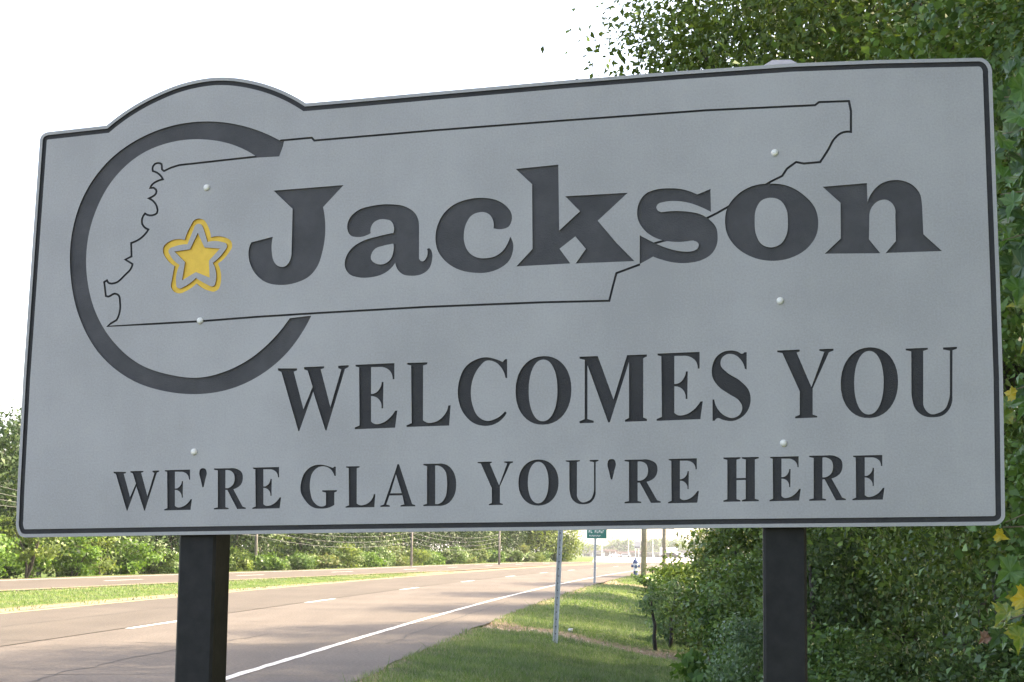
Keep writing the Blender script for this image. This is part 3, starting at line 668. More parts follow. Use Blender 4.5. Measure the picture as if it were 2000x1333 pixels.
def tree(name, loc, lobes, label, group, mat, n_cl, per, rc, size, trunk_r=.14, bark=BARK, zmin=None, droop=.3, aspect=.55, inner=.25, cat='tree', limbs=True, lean=(0, 0)):
    """lobes in coordinates relative to the tree's foot"""
    x, y = loc; z = gz(x, y) - .05
    t = empty(name, (x, y, z)); tag(t, label, cat, group)
    top = max(l[0][2] for l in lobes)
    tp = bent((0, 0, -.1), (lean[0], lean[1], top * .85), 6, .10)
    MB().tube(tp, [trunk_r*(1.15 - .95*i/5) for i in range(6)], 8).build('trunk', bark, t, True)
    if limbs:
        for l in lobes:
            k = int(np.clip(l[0][2] / top * 4.2, 1, 4))
            MB().tube(bent(tp[k], np.array(l[0], float) + np.array([0, 0, .2])*l[1][2], 5, .12), [trunk_r*.5*(1 - .17*i) for i in range(5)], 6).build('limb', bark, t, True)
    P, N_ = lobe_points(lobes, n_cl, per, rc, inner, zmin)
    obj('crown', leaf_mesh('crown', P, N_, size, aspect, droop), t, mat)
    return t
def shrub(name, loc, r, h, label, group, mat, n, size, aspect=.6, droop=.2, stems=4, bark=BARK, zc=None):
    x, y = loc; z = gz(x, y) - .02
    t = empty(name, (x, y, z)); tag(t, label, 'shrub', group)
    lobes = []
    for k in range(4):
        a = R.uniform(0, 6.28); q = R.uniform(.15, .55) * r
        lobes.append(((q*math.cos(a), q*math.sin(a), h*R.uniform(.3, .7)), (r*R.uniform(.5, .75), r*R.uniform(.5, .75), h*R.uniform(.3, .42))))
    sb = MB()
    for k in range(stems):
        l = lobes[k % len(lobes)]
        sb.tube(bent((R.normal(0, .08), R.normal(0, .08), -.05), l[0], 4, .15), [.022*h, .017*h, .012*h, .006*h], 5)
    sb.build('stem', bark, t, True)
    per = 60
    P, N_ = lobe_points(lobes, max(14, n // per), per, .15 * r + .03, .25, .03, .5)
    obj('foliage', leaf_mesh('foliage', P, N_, size, aspect, droop), t, mat)
    return t

# ------------------------------------------------------------------ the wood on the right
G_R = 'trees of the wood right of the road'
def place_r(px, Y): return (at(px, Y), Y)
# tall tree whose crown hangs out over the sign
tree('oak_tree', (5.0, 15.5), [((-1.7, -.6, 6.6), (2.0, 2.4, 1.9)), ((-2.3, .4, 5.3), (1.35, 1.6, 1.0)), ((.6, -1.4, 5.2), (2.4, 2.2, 2.2)), ((-.4, -.4, 3.0), (1.9, 2.0, 1.7)), ((1.2, 1.4, 8.2), (2.8, 2.6, 2.4)), ((-1.2, .8, 8.6), (2.2, 2.2, 1.8)), ((-3.35, 0, 6.1), (.65, .9, .36)), ((-2.95, .3, 5.0), (.45, .6, .3))],
     'tall oak whose crown overhangs the top right of the sign', G_R, L_OAK, 1200, 150, .31, .074, .19, inner=.22)
tree('vine_draped_tree', (4.9, 10.0), [((-1.1, .2, 4.2), (1.5, 1.6, 1.7)), ((-.6, -.5, 2.2), (1.5, 1.5, 1.5)), ((.9, -.6, 5.6), (1.9, 1.9, 1.8)), ((-.9, .8, 6.2), (1.3, 1.4, 1.2)), ((-.5, .2, .9), (1.4, 1.6, 1.0))],
     'vine draped tree standing just right of the sign', G_R, L_VINE, 950, 125, .23, .06, .15, aspect=.75, droop=.6, inner=.2)
tree('hickory_tree', (6.4, 21.5), [((-1.5, 0, 2.6), (1.7, 2.0, 1.9)), ((-2.2, .5, 5.6), (2.1, 2.2, 2.0)), ((-2.0, -.4, 8.0), (2.5, 2.6, 2.0)), ((.6, -1, 4), (2.2, 2, 2)), ((.8, 0, 7.4), (2.2, 2.2, 2.2))],
     'dark tree rising behind the right hand post of the sign', G_R, L_OAK, 950, 120, .34, .09, .18)
tree('elm_tree', (6.2, 27.5), [((-1.4, 0, 3.0), (1.5, 1.8, 1.5)), ((-1.0, .5, 5.6), (2.0, 2.2, 2.0)), ((.6, -.3, 8.0), (2.6, 2.6, 2.2)), ((.2, .4, 2.0), (1.8, 1.8, 1.4))],
     'tree at the wood edge behind the twin thin trunks', G_R, L_DARK, 650, 90, .36, .11, .18)
for i, (x, y, h, lab) in enumerate(((7.1, 37, 9.5, 'third tree down the wood edge beyond the near post'), (8.4, 48, 10, 'tree at the wood edge near the wooden utility pole'), (10.4, 62, 10, 'tree just behind the wooden utility pole'), (14.0, 80, 10, 'tree at the wood edge past the hydrant'), (20.5, 104, 10.5, 'farthest dark tree at the right beside the parking lot'))):
    k = h / 10
    tree('wood_edge_tree', (x, y), [((-1.2, 0, 3.6*k), (2.0, 2.2, 1.9*k)), ((-.5, .6, 6.4*k), (2.8, 2.8, 2.4*k)), ((1.0, -.8, 8.2*k), (2.6, 2.6, 2.0*k)), ((.5, -.2, 2.4*k), (2.0, 2.2, 1.8*k))],
         lab, G_R, (L_OAK, L_DARK)[i % 2], 480, 60, .42, .16 + .02*i, .2)
# beyond the right edge of the picture, the same wood goes on and shades the sign
for i, (x, y, lab) in enumerate(((4.4, 2.6, 'tree of the wood beside the camera'), (5.2, -2.2, 'tree of the wood behind the camera'), (5.5, 6.4, 'tree of the wood just right of the young maple'), (8.6, 8.6, 'tree deeper in the wood right of the sign'), (9.5, 14, 'tree deeper in the wood behind the oak'), (9.5, 0.5, 'tree deeper in the wood beside the camera'), (10, 21, 'tree deeper in the wood behind the hickory'), (10.5, 29, 'tree deeper in the wood behind the elm'))):
    tree('deep_wood_tree', (x, y), [((-.6, 0, 4.2), (2.0, 2.4, 2.2)), ((-.3, .6, 7.4), (2.6, 2.8, 2.4)), ((.8, -.8, 9.4), (2.4, 2.4, 2.0)), ((.6, .6, 3), (2, 2, 2.2))],
         lab, G_R, (L_DARK, L_OAK)[i % 2], 420, 50, .45, .18, .2)
G_S = 'shrubs along the right hand wood edge'
sh = [  # px, Y, radius, height, label, material, leaves, leaf size
    (1372, 20.0, .30, .55, 'low bright green broad leaved shrub beside the sign post', L_BRIGHT, 648, 0.111),
    (1455, 19.0, .42, .8, 'low silvery green shrub left of the right hand post', L_SILVER, 2448, 0.065),
    (1510, 17.5, .5, 1.1, 'silvery leaved shrub behind the right hand post', L_SILVER, 3744, 0.058),
    (1640, 15.5, .6, 1.0, 'green shrub right of the right hand post', L_VINE, 5904, 0.058),
    (1770, 13.0, .55, 1.0, 'dense green shrub under the bottom right corner of the sign', L_DARK, 6840, 0.052),
    (1930, 11.0, .7, 1.2, 'dark shrub at the lower right edge', L_DARK, 6840, 0.049),
    (1440, 23.0, .6, 1.7, 'mid green shrub left of the right hand post', L_VINE, 6120, 0.065),
    (1540, 21.0, .9, 2.2, 'tall green shrub behind the right hand post', L_OAK, 8280, 0.072),
    (1345, 29.5, .5, .95, 'grey green shrub beside the twin thin trunks', L_SILVER, 2880, 0.078),
    (1395, 27.5, .7, 1.6, 'leafy green shrub right of the twin trunks', L_OAK, 5760, 0.078),
    (1460, 27.0, .9, 2.6, 'tall leafy shrub at the wood edge', L_OAK, 6480, 0.085),
    (1318, 38, .55, .95, 'bushy light green shrub beyond the twin trunks', L_VINE, 3024, 0.091),
    (1356, 40, .8, 1.5, 'light green shrub in front of the farther trees', L_OAK, 3744, 0.098),
    (1400, 42, 1.1, 2.6, 'olive shrub in front of the farther trees', L_DRY, 4680, 0.111),
    (1290, 54, .55, .9, 'round green shrub right of the utility pole', L_VINE, 2016, 0.117),
    (1335, 58, .8, 1.3, 'yellow green shrub right of the utility pole', L_YELLOW, 2304, 0.130),
    (1375, 60, 1.3, 2.4, 'large olive shrub beyond the utility pole', L_DRY, 3312, 0.143),
    (1610, 19.0, 1.0, 2.6, 'tall dark shrub right of the right hand post', L_DARK, 8640, 0.065),
    (1740, 19.5, 1.0, 2.6, 'tall shrub below the sign on the right', L_VINE, 8640, 0.065),
    (1890, 17.5, 1.0, 2.8, 'tall dark shrub below the right end of the sign', L_DARK, 8640, 0.058),
    (2000, 12.0, 1.0, 2.8, 'tall dark shrub at the right edge', L_DARK, 7560, 0.055),
]
for px, Y, r_, h_, lab, mt, n_, sz in sh:
    shrub('wood_edge_shrub', place_r(px, Y), r_, h_, lab, G_S, mt, n_, sz)
# two slim dark saplings
for px, Y, h_, ln, lab in ((1282, 28.3, .78, -.05, 'left one of the two slim dark sapling trunks at the wood edge'), (1309, 28.8, .85, .06, 'right one of the two slim dark sapling trunks at the wood edge')):
    t = empty('sapling', (at(px, Y), Y, gz(at(px, Y), Y))); tag(t, lab, 'sapling', 'slim saplings at the wood edge')
    MB().tube([(0, 0, -.05), (ln*.5, 0, h_*.25), (ln*.2, .02, h_*.5), (ln*1.2, 0, h_*.78), (ln*1.4, 0, h_)], [.036, .032, .028, .022, .012], 7).build('trunk', simple('sapling_bark', (.03, .025, .02), (.015, .013, .012), .9, 18), t, True)
    P, N_ = lobe_points([((ln-.03, 0, h_*.95), (.2, .2, .16)), ((ln+.08, .1, h_*1.15), (.22, .2, .15))], 26, 12, .06, .3)
    obj('crown', leaf_mesh('crown', P, N_, .06, .7, .3), t, L_SILVER)

# young maple reaching in at the right edge: each leaf a part
def maple_leaf_mesh():
    prof = [(0, 0), (.16, -.02), (.30, -.10), (.34, .05), (.50, .12), (.42, .22), (.56, .40), (.40, .44), (.30, .52), (.22, .50), (.20, .66), (.10, .78), (0, 1.0)]
    L_ = [(x, y) for x, y in prof] + [(-x, y) for x, y in reversed(prof[1:-1])]
    v = [(x, y, .28*abs(x) - .35*y*y + .06*math.sin(11*x + 5*y)) for x, y in L_] + [(0, .36, -.05)]
    c = len(v) - 1; n = len(L_)
    return py_mesh('leaf', v, [(i, (i+1) % n, c) for i in range(n)])
def leaf_single(name, c1, c2, edge):
    m, n, out = new_mat(name)
    tc = n.nodes.new('ShaderNodeTexCoord'); t = noise(n, 2.2, 3, .6, tc.outputs['Object'])
    r = ramp(n, [(.38, c1), (.52, c2), (.66, edge)]); n.links.new(t.outputs[0], r.inputs[0])
    p = n.nodes.new('ShaderNodeBsdfPrincipled'); p.inputs['Roughness'].default_value = .4; n.links.new(r.outputs[0], p.inputs['Base Color'])
    tr = n.nodes.new('ShaderNodeBsdfTranslucent'); n.links.new(r.outputs[0], tr.inputs['Color'])
    mx = n.nodes.new('ShaderNodeMixShader'); mx.inputs[0].default_value = .35
    n.links.new(p.outputs[0], mx.inputs[1]); n.links.new(tr.outputs[0], mx.inputs[2]); n.links.new(mx.outputs[0], out.inputs[0])
    return m
ML = {'g': leaf_single('maple_green', (.06, .15, .025), (.09, .20, .035), (.13, .24, .05)),
      'd': leaf_single('maple_dark', (.035, .085, .02), (.05, .11, .028), (.08, .15, .04)),
      'p': leaf_single('maple_pale', (.11, .17, .06), (.09, .16, .04), (.17, .22, .10)),
      'y': leaf_single('maple_yellow', (.60, .42, .03), (.55, .46, .05), (.30, .30, .05)),
      'm': leaf_single('maple_mixed', (.12, .22, .03), (.22, .28, .04), (.55, .40, .04)),
      'b': leaf_single('maple_brown', (.16, .085, .045), (.22, .11, .06), (.30, .2, .13))}
sap_y = 5.1
sap = empty('maple_sapling', (2.15, sap_y, gz(2.15, sap_y))); tag(sap, 'young maple reaching in from the right edge beside the sign', 'tree')
s0 = np.array([2.15, sap_y, gz(2.15, sap_y)])
MB().tube([(0, 0, -.1), (.03, .02, .8), (-.02, 0, 1.7), (.02, .05, 2.6), (-.02, 0, 3.4)], [.035, .032, .027, .02, .008], 7).build('trunk', BARK, sap, True)
def ray_pt(px, py, Y):
    d = (px - 1000) / F_PX * RT - (py - 666.5) / F_PX * UP + FW
    return CAM + d * (Y / d[1])
base_leaf = maple_leaf_mesh()
leafs = {k: base_leaf.copy() for k in ML}
for k in ML: leafs[k].materials.append(ML[k])
def put_leaf(P, kind, size, face=None, dirv=None):
    n_ = np.array(face if face is not None else R.normal(0, .5, 3) + np.array([-.35, -.55, .55])); n_ = n_ / np.linalg.norm(n_)
    a = np.array(dirv if dirv is not None else R.normal(0, .6, 3) + np.array([-.5, -.1, -.6])); a = a - (a @ n_) * n_; a /= np.linalg.norm(a)
    b = np.cross(a, n_)
    o = obj('leaf', leafs[kind], sap)
    M_ = Matrix.Identity(4); q = P - s0
    for i in range(3): M_[i][0], M_[i][1], M_[i][2], M_[i][3] = b[i]*size, a[i]*size, n_[i]*size, q[i]
    o.matrix_local = M_
    return o
branches = [((2030, 120), 2.6), ((2030, 250), 2.3), ((2040, 430), 2.0), ((2040, 560), 1.7), ((2040, 760), 1.5), ((2040, 1050), 1.0), ((2040, 1170), .9), ((2030, 1000), 1.1)]
ends = [(1962, 190), (1958, 262), (1955, 380), (1958, 470), (1962, 768), (1960, 1030), (1955, 1215), (1965, 1020)]
for (b, hz), e in zip(branches, ends):
    P1 = ray_pt(e[0], e[1], 4.75); P0 = s0 + np.array([0, 0, P1[2] - s0[2] + .1 + .12*R.random()])
    MB().tube(bent(P0 - s0, P1 - s0, 5, .10), [.007, .006, .005, .003, .0015], 5).build('twig', simple('twig_tan', (.30, .24, .17), (.2, .15, .1), .8, 30) if 'twig_tan' not in bpy.data.materials else bpy.data.materials['twig_tan'], sap, True)
hand = [(1990, 785, 'g', .10), (1972, 800, 'm', .085), (1945, 1043, 'y', .05), (1992, 1105, 'g', .11), (1985, 1160, 'y', .09), (1978, 1190, 'm', .11), (1995, 1175, 'g', .11), (1962, 1222, 'm', .08), (1932, 1242, 'b', .05), (1996, 1225, 'm', .09), (1984, 772, 'y', .05),
        (1952, 265, 'p', .055), (1975, 180, 'g', .10), (1985, 215, 'g', .10), (1962, 200, 'd', .09), (1990, 250, 'p', .10), (1960, 290, 'g', .08), (1985, 300, 'd', .10), (1975, 340, 'g', .10), (1958, 345, 'p', .06), (1990, 380, 'g', .10), (1965, 400, 'd', .09), (1980, 430, 'p', .08), (1962, 440, 'g', .08), (1992, 470, 'g', .10), (1975, 500, 'd', .09), (1990, 545, 'g', .09), (1968, 470, 'g', .07), (1955, 480, 'd', .06), (1985, 125, 'd', .1), (1996, 330, 'g', .10), (1972, 265, 'd', .09), (1996, 420, 'd', .1), (1978, 560, 'd', .07)]
for px, py, k, sz in hand:
    put_leaf(ray_pt(px, py, 4.75 + R.uniform(-.15, .2)), k, sz * .8)
    for _ in range(2):
        put_leaf(ray_pt(px + R.normal(14, 16), py + R.normal(0, 26), 4.95 + R.uniform(-.1, .25)), R.choice(list('gddp')) if py < 1000 else R.choice(list('gdm')), sz * R.uniform(.5, .75))
for _ in range(70):
    px, py = R.uniform(2010, 2300), R.uniform(60, 1250)
    put_leaf(ray_pt(px, py, 4.9 + R.uniform(-.3, .4)), R.choice(list('ggdpm')), R.uniform(.07, .11))

# ------------------------------------------------------------------ far side of the road: thicket and trees
G_L = 'trees of the wood left of the road'
ORD = ['first', 'second', 'third', 'fourth', 'fifth', 'sixth', 'seventh', 'eighth', 'ninth', 'tenth', 'eleventh', 'twelfth', 'thirteenth', 'fourteenth', 'fifteenth', 'sixteenth', 'seventeenth', 'eighteenth', 'nineteenth']
TENS = {2: 'twenty', 3: 'thirty', 4: 'forty'}
def ordinal(n): return ORD[n-1] if n < 20 else (TENS[n // 10] + ' ' + ORD[n % 10 - 1] if n % 10 else TENS[n // 10][:-1] + 'ieth')
k = 0
names_l = ['pale trunked tree at the left edge of the far wood']
for row in range(3):
    k = 0
    Y = 50.0 + row * 3
    while Y < 235:
        X = float(line(Y) + far_far(Y)) - (3.8, 7.0, 10.5)[row] - R.uniform(0, 1.6)
        px = 1000 + F_PX * X / Y
        h = R.uniform(7.0, 8.6) if row == 0 else R.uniform(8.2, 9.8)
        if px < 60: h = 6.9 + .5 * row + R.uniform(0, .6)
        q = h / 8
        vis = -250 < px < 1075
        if vis:
            lob = [((R.normal(0, .5), R.normal(0, .5), 2.6*q), (2.1, 2.1, 1.6*q)), ((R.normal(0, .6), R.normal(0, .6), 4.8*q), (2.3, 2.3, 1.9*q)), ((R.normal(0, .5), R.normal(0, .5), 6.6*q), (1.7, 1.7, 1.4*q))]
            col = ('front row', 'middle row', 'back row')[row]
            tree('roadside_tree', (X, Y), lob, 'far wood tree, %s, %s from the left' % (col, ordinal(k + 1)), G_L, (L_FAR, L_FAR, L_DARK, L_FAR)[k % 4], (420, 240, 200)[row], 16, .38, .23, .13, BARK if k % 3 else BARK_PALE, limbs=False, inner=.3)
            k += 1
        Y += R.uniform(4.2, 5.6) * (1 + (Y-50)/140)
tree('yellow_green_tree', (at(1098, 178), 178), [((0, 0, 2.8), (1.7, 2, 2.6)), ((-.4, 0, 6), (1.5, 2, 2.8)), ((.7, 0, 1.5), (1.5, 1.5, 1.2))], 'yellow green tree at the end of the far wood beside the metal post', G_L, L_YELLOW, 420, 16, .4, .26, .12, limbs=False)
tree('yellow_green_tree', (at(1052, 176), 176), [((0, 0, 2.8), (2.0, 2.2, 2.6)), ((-.3, 0, 6), (2.2, 2.4, 2.8))], 'yellow green tree left of the metal post at the far wood', G_L, L_YELLOW, 360, 16, .4, .26, .12, limbs=False)
G_B = 'bushes along the far side of the road'
bl = []
Y = 52.0
kk = 0
while Y < 215:
    X = float(line(Y) + far_far(Y)) - 1.5 - R.uniform(0, .8); px = 1000 + F_PX*X/Y
    if -120 < px < 1110:
        r_ = R.uniform(.8, 1.2); h_ = R.uniform(1.7, 2.4) if px < 230 else R.uniform(.5, 1.2)
        mt = (L_BRIGHT if kk % 3 else L_YELLOW) if px < 230 else (L_BRIGHT, L_DARK, L_VINE, L_DRY, L_DARK, L_YELLOW, L_VINE)[kk % 7]
        ad = {'leaf_bright': 'bright green', 'leaf_yellow': 'yellow green', 'leaf_dark': 'dark green', 'leaf_dry': 'brownish', 'leaf_vine': 'mid green'}[mt.name]
        shrub('roadside_bush', (X, Y), r_, h_ + .4, '%s bush, %s from the left along the far road' % (ad, ordinal(kk + 1)), G_B, mt, 2200, .15, .65, .2, 3)
        kk += 1
    Y += R.uniform(1.6, 2.3) * (1 + (Y-52)/120)

# ------------------------------------------------------------------ grass
def blades(name, X, Y, h, wd, mat, lean=.5, tag_=None):
    n = len(X); Z = ground_z(X, Y)
    B = np.stack([X, Y, Z - .005], -1)
    th = R.uniform(0, 6.283, n); wv = np.stack([np.cos(th), np.sin(th), np.zeros(n)], -1) * (wd*R.uniform(.6, 1.3, n))[:, None] * .5
    ln = R.normal(0, lean, (n, 2)) * h[:, None]
    tip = B + np.stack([ln[:, 0], ln[:, 1], h], -1)
    V = np.stack([B - wv, B + wv, tip], 1).reshape(-1, 3)
    return np_mesh(name, V, np.arange(n*3).reshape(-1, 3))
L_GRASS = leaf_mat('grass_blade', green((.075, .105, .026), (.098, .135, .033), (.115, .15, .042), (.135, .155, .054), (.185, .175, .09), (.215, .18, .105)), .3, .6, .15)
def scatter(n, y0, y1, s0_, s1_, pw=1.0):
    Y = y0 + (y1 - y0) * R.random(n) ** pw
    s = R.uniform(s0_, s1_, n); X = line(Y) + s
    return X, Y, s
def keep_grass(X, Y, s):
    k1, k2 = strip_dist(X, Y)
    nz = .5 + .25*np.sin(X*5.1 + 1.3*np.sin(Y*3.3)) + .25*np.sin(Y*4.3 + 2*np.sin(X*2.7))
    nz = nz * (.35 + .65*smooth(-.5, .5, np.sin(X*1.9 + 2*np.sin(Y*.8)) + .7*np.sin(Y*1.1 + X*.6) + R.normal(0, .3, len(X)) + .5))
    edge = smooth(1.12, 1.5, s) * .7 + .3
    p = (1 - .95*np.clip(k1*1.2, 0, 1)) * (1 - .6*k2) * (.45 + .55*nz) * edge
    return R.random(len(X)) < p
gX, gY, gH, gW = [], [], [], []
for n_, y0, y1, hh, ww in ((200000, 12.5, 24, .045, .0075), (100000, 24, 38, .048, .012), (50000, 38, 85, .052, .022)):
    X, Y, s = scatter(n_, y0, y1, 1.15, 7.0)
    k_ = keep_grass(X, Y, s); X, Y, s = X[k_], Y[k_], s[k_]
    tall = 1 + .5*(np.sin(X*3.7 + Y*1.9) > .6) + 1.6*(R.random(len(X)) < .02) + 1.3*smooth(4.6, 5.6, s)
    gX.append(X); gY.append(Y); gH.append(hh*R.uniform(.5, 1.3, len(X))*tall); gW.append(np.full(len(X), ww))
X, Y, s = scatter(36000, 24, 90, -1, 1, 1.3); s = -7.45 + (med_far(Y) + 7.45) * (.5 + .5*s)
k_ = R.random(len(s)) < .10 + .75*smooth(-8.4, -10.6, s + .6*np.sin(Y*1.1)) ; s, Y = s[k_], Y[k_]; X = line(Y) + s
gX.append(X); gY.append(Y); gH.append(.05*R.uniform(.5, 1.4, len(X))); gW.append(np.full(len(X), .028))
ga = obj('grass', blades('grass', np.concatenate(gX), np.concatenate(gY), np.concatenate(gH), np.concatenate(gW), L_GRASS), None, L_GRASS)
tag(ga, 'short mown grass on the verge and the median', 'grass'); ga['kind'] = 'stuff'
# pale stones and crumbs on the worn strip
nS = 900
xs = R.uniform(-.4, 3.2, nS); ys_ = 27.6 - .35*(xs-.5) + .25*np.sin(xs*3) + R.normal(0, .35, nS)
sz = np.abs(R.normal(.02, .02, nS)) + .008
base = np.array([(1, 0, 0), (-.5, .87, 0), (-.5, -.87, 0), (.1, .1, .8)])
V = np.stack([xs, ys_, ground_z(xs, ys_)], -1)[:, None, :] + base[None]*sz[:, None, None]*R.uniform(.6, 1.3, (nS, 4, 3))
Ff = (np.arange(nS)[:, None]*4)[:, :, None] + np.array([[0, 1, 3], [1, 2, 3], [2, 0, 3]])[None]
gv = obj('gravel', np_mesh('gravel', V.reshape(-1, 3), Ff.reshape(-1, 3)), None, simple('pebble', (.42, .36, .29), (.25, .20, .15), .9, 2)); gv['kind'] = 'stuff'
tag(gv, 'pale gravel crumbs on the bare strip across the verge', 'gravel')

# ------------------------------------------------------------------ roadside objects
def channel_post(name, px, Y, h, wdt, lean, label, mat):
    x = at(px, Y); z = gz(x, Y)
    t = empty(name, (x, Y, z)); tag(t, label, 'post')
    mb = MB(); a = wdt/2; d = wdt*.45; tk = .008
    prof = [(-a, 0), (-a*.55, 0), (-a*.45, d), (a*.45, d), (a*.55, 0), (a, 0), (a, tk), (a*.55+tk, tk), (a*.45+tk, d+tk), (-a*.45-tk, d+tk), (-a*.55-tk, tk), (-a, tk)]
    n = len(prof)
    for zz in (-.3, h): mb.v += [(p[0] + lean*zz, p[1], zz) for p in prof]
    mb.f += [(i, (i+1) % n, (i+1) % n+n, i+n) for i in range(n)]
    for zz in (0,):
        pass
    mb.f += [(n+0, n+1, n+10, n+11), (n+1, n+2, n+9, n+10), (n+2, n+3, n+8, n+9), (n+3, n+4, n+7, n+8), (n+4, n+5, n+6, n+7)]
    mb.build('channel', mat, t)
    hb = MB()
    for q in range(int(h/.1)):
        zz = .12 + q*.1
        hb.box(lean*zz-.006, lean*zz+.006, d-.003, d-.0005, zz, zz+.016)
    hb.build('punched_hole', M_DARK, t)
    return t
channel_post('metal_post', 1089.5, 24.6, 2.5, .072, .040, 'galvanised metal channel post leaning slightly in the grass', M_GALV)
gt = channel_post('green_road_sign', 1164, 63, 2.3, .085, .012, 'small green road sign on a thin metal post', M_GALV)
gt['category'] = 'sign'
zt = 1.2 + (1073.5 - 1053) / F_PX * 63 - gz(at(1164, 63), 63)
hw = .36; hh = .37
mb = MB(); mb.box(-hw+.07, hw+.07, -.02, -.008, zt, zt + hh); bd = mb.build('board', M_SGREEN, gt)
mb = MB()
for x0, x1, z0, z1 in ((-hw, hw, 0, .012), (-hw, hw, hh-.012, hh), (-hw, -hw+.012, .012, hh-.012), (hw-.012, hw, .012, hh-.012)):
    mb.box(x0+.07, x1+.07, -.0235, -.0205, zt+z0, zt+z1)
mb.build('border', simple('sign_border_pale', (.3, .5, .48), (.25, .42, .4), .5, 5), bd)
mb = MB()
def word(x, z, n, ch, cw):
    for i in range(n):
        xx = x + i*cw
        mb.box(xx, xx+cw*.24, -.024, -.0205, z, z+ch)
        if i % 2 == 0: mb.box(xx+cw*.26, xx+cw*.72, -.024, -.0205, z+ch*.72, z+ch)
        else: mb.box(xx+cw*.26, xx+cw*.72, -.024, -.0205, z, z+ch*.28)
        if i % 3 != 1: mb.box(xx+cw*.26, xx+cw*.6, -.024, -.0205, z+ch*.4, z+ch*.62)
word(-.22, zt+.20, 2, .095, .075); word(.0, zt+.20, 5, .095, .07); word(-.20, zt+.075, 9, .05, .046)
mb.build('lettering', M_WHITE, bd)
# hydrant
hx, hy = at(1243, 84), 84; hz_ = gz(hx, hy)
hyd = empty('fire_hydrant', (hx, hy, hz_)); tag(hyd, 'blue topped fire hydrant with pale barrel standing in the grass', 'hydrant')
MB().lathe([(.13, -.05), (.13, .06), (.10, .065), (.10, .20)], 12).build('foot', M_BLUE, hyd)
MB().lathe([(.155, .20), (.155, .24), (.115, .245), (.115, .50), (.15, .505), (.15, .55)], 12).build('barrel', simple('hydrant_white', (.72, .76, .76), (.6, .64, .66), .5, 7), hyd)
MB().lathe([(.13, .55), (.135, .62), (.11, .70), (.06, .76), (.035, .765), (.035, .82)], 12).build('bonnet', M_BLUE, hyd)
for sx in (-1, 1):
    c = MB(); c.lathe([(.06, 0), (.06, .08), (.07, .08), (.07, .11)], 8); c.v = [(sx*(.10 + z), x, .43 + y) for x, y, z in c.v]; c.build('nozzle', M_BLUE, hyd)
c = MB(); c.lathe([(.075, 0), (.075, .08), (.085, .08), (.085, .12)], 8); c.v = [(x, -(.10 + z), .40 + y) for x, y, z in c.v]; c.build('pumper_nozzle', M_BLUE, hyd)
MB().tube([(.02, .1, 0), (.02, .1, 1.05)], .012, 6).build('marker_rod', M_WIRE, hyd)
# utility poles on the right
def util_pole(px, Y, h, r_, label, lean=0.0, bracket=None, group='wooden utility poles'):
    x = at(px, Y); z = gz(x, Y)
    t = empty('utility_pole', (x, Y, z)); tag(t, label, 'pole', group)
    MB().tube([(0, 0, -.3), (lean*h*.5, 0, h*.5), (lean*h, 0, h)], [r_, r_*.88, r_*.72], 10).build('shaft', M_WOOD, t, True)
    MB().box(lean*h-.9, lean*h+.9, -.17, -.07, h-.75, h-.63).build('crossarm', M_WOOD, t)
    for xx in (-.8, -.3, .3, .8):
        MB().lathe([(.02, h-.63), (.045, h-.57), (.045, h-.50), (.02, h-.46)], 8, (lean*h+xx, -.12)).build('insulator', M_WIRE, t)
    if bracket:
        MB().box(-.62, .62, -.2, -.12, bracket, bracket+.1).build('bracket', M_DARK, t)
    return t
util_pole(1258, 70, 9.0, .118, 'nearer wooden utility pole rising from the verge by the shrubs', .012)
util_pole(1297.5, 112, 9.0, .125, 'farther wooden utility pole beside the parking lot', .004, 2.55 + 0.0)
# poles and cables along the far wood
lp_ = []
for px, Y, h, lab in ((-340, 46, 7.5, 'grey pole of the cable line beyond the left edge'), (559, 86, 5.6, 'grey pole in front of the far wood, left of the middle'), (849, 108, 5.2, 'grey pole in front of the far wood near the road bend'), (1012, 128, 5.0, 'grey pole at the far end of the cable line')):
    x = at(px, Y) - 1.2; z = gz(x, Y)
    t = empty('cable_pole', (x, Y, z)); tag(t, lab, 'pole', 'poles along the far wood')
    MB().tube([(0, 0, -.3), (0, 0, h - z - 1.3)], [.085, .065], 8).build('shaft', simple('grey_pole', (.24, .22, .20), (.17, .155, .14), .9, 6) if 'grey_pole' not in bpy.data.materials else bpy.data.materials['grey_pole'], t, True)
    MB().box(-.05, .05, -.16, -.085, h - z - 2.2, h - z - 1.5).build('cable_clamp', M_DARK, t)
    lp_.append((x, Y, z))
wz = [[4.4, 1.66, 1.52, 1.42], [3.9, 1.95, 1.8, 1.7], [3.45, 2.25, 2.1, 1.95], [3.0, 2.6, 2.4, 2.2]]
for q, hs in enumerate(wz):
    pts = []
    for i in range(3):
        a = np.array([lp_[i][0], lp_[i][1] - .17, hs[i]]); b = np.array([lp_[i+1][0], lp_[i+1][1] - .17, hs[i+1]])
        for t in np.linspace(0, 1, 14)[:-1 if i < 2 else None]:
            p = a + (b - a)*t; p[2] -= (.45 if i else .5) * 4*t*(1-t); pts.append(p)
    t = MB().tube(pts, .0065, 5).build('overhead_cable', M_CABLE); tag(t, ('lowest', 'second lowest', 'second highest', 'highest')[q if q else 0] + ' cable strung along the far wood' if q else 'cable sagging nearest the ground at the far poles', 'cable', 'cables along the far wood')
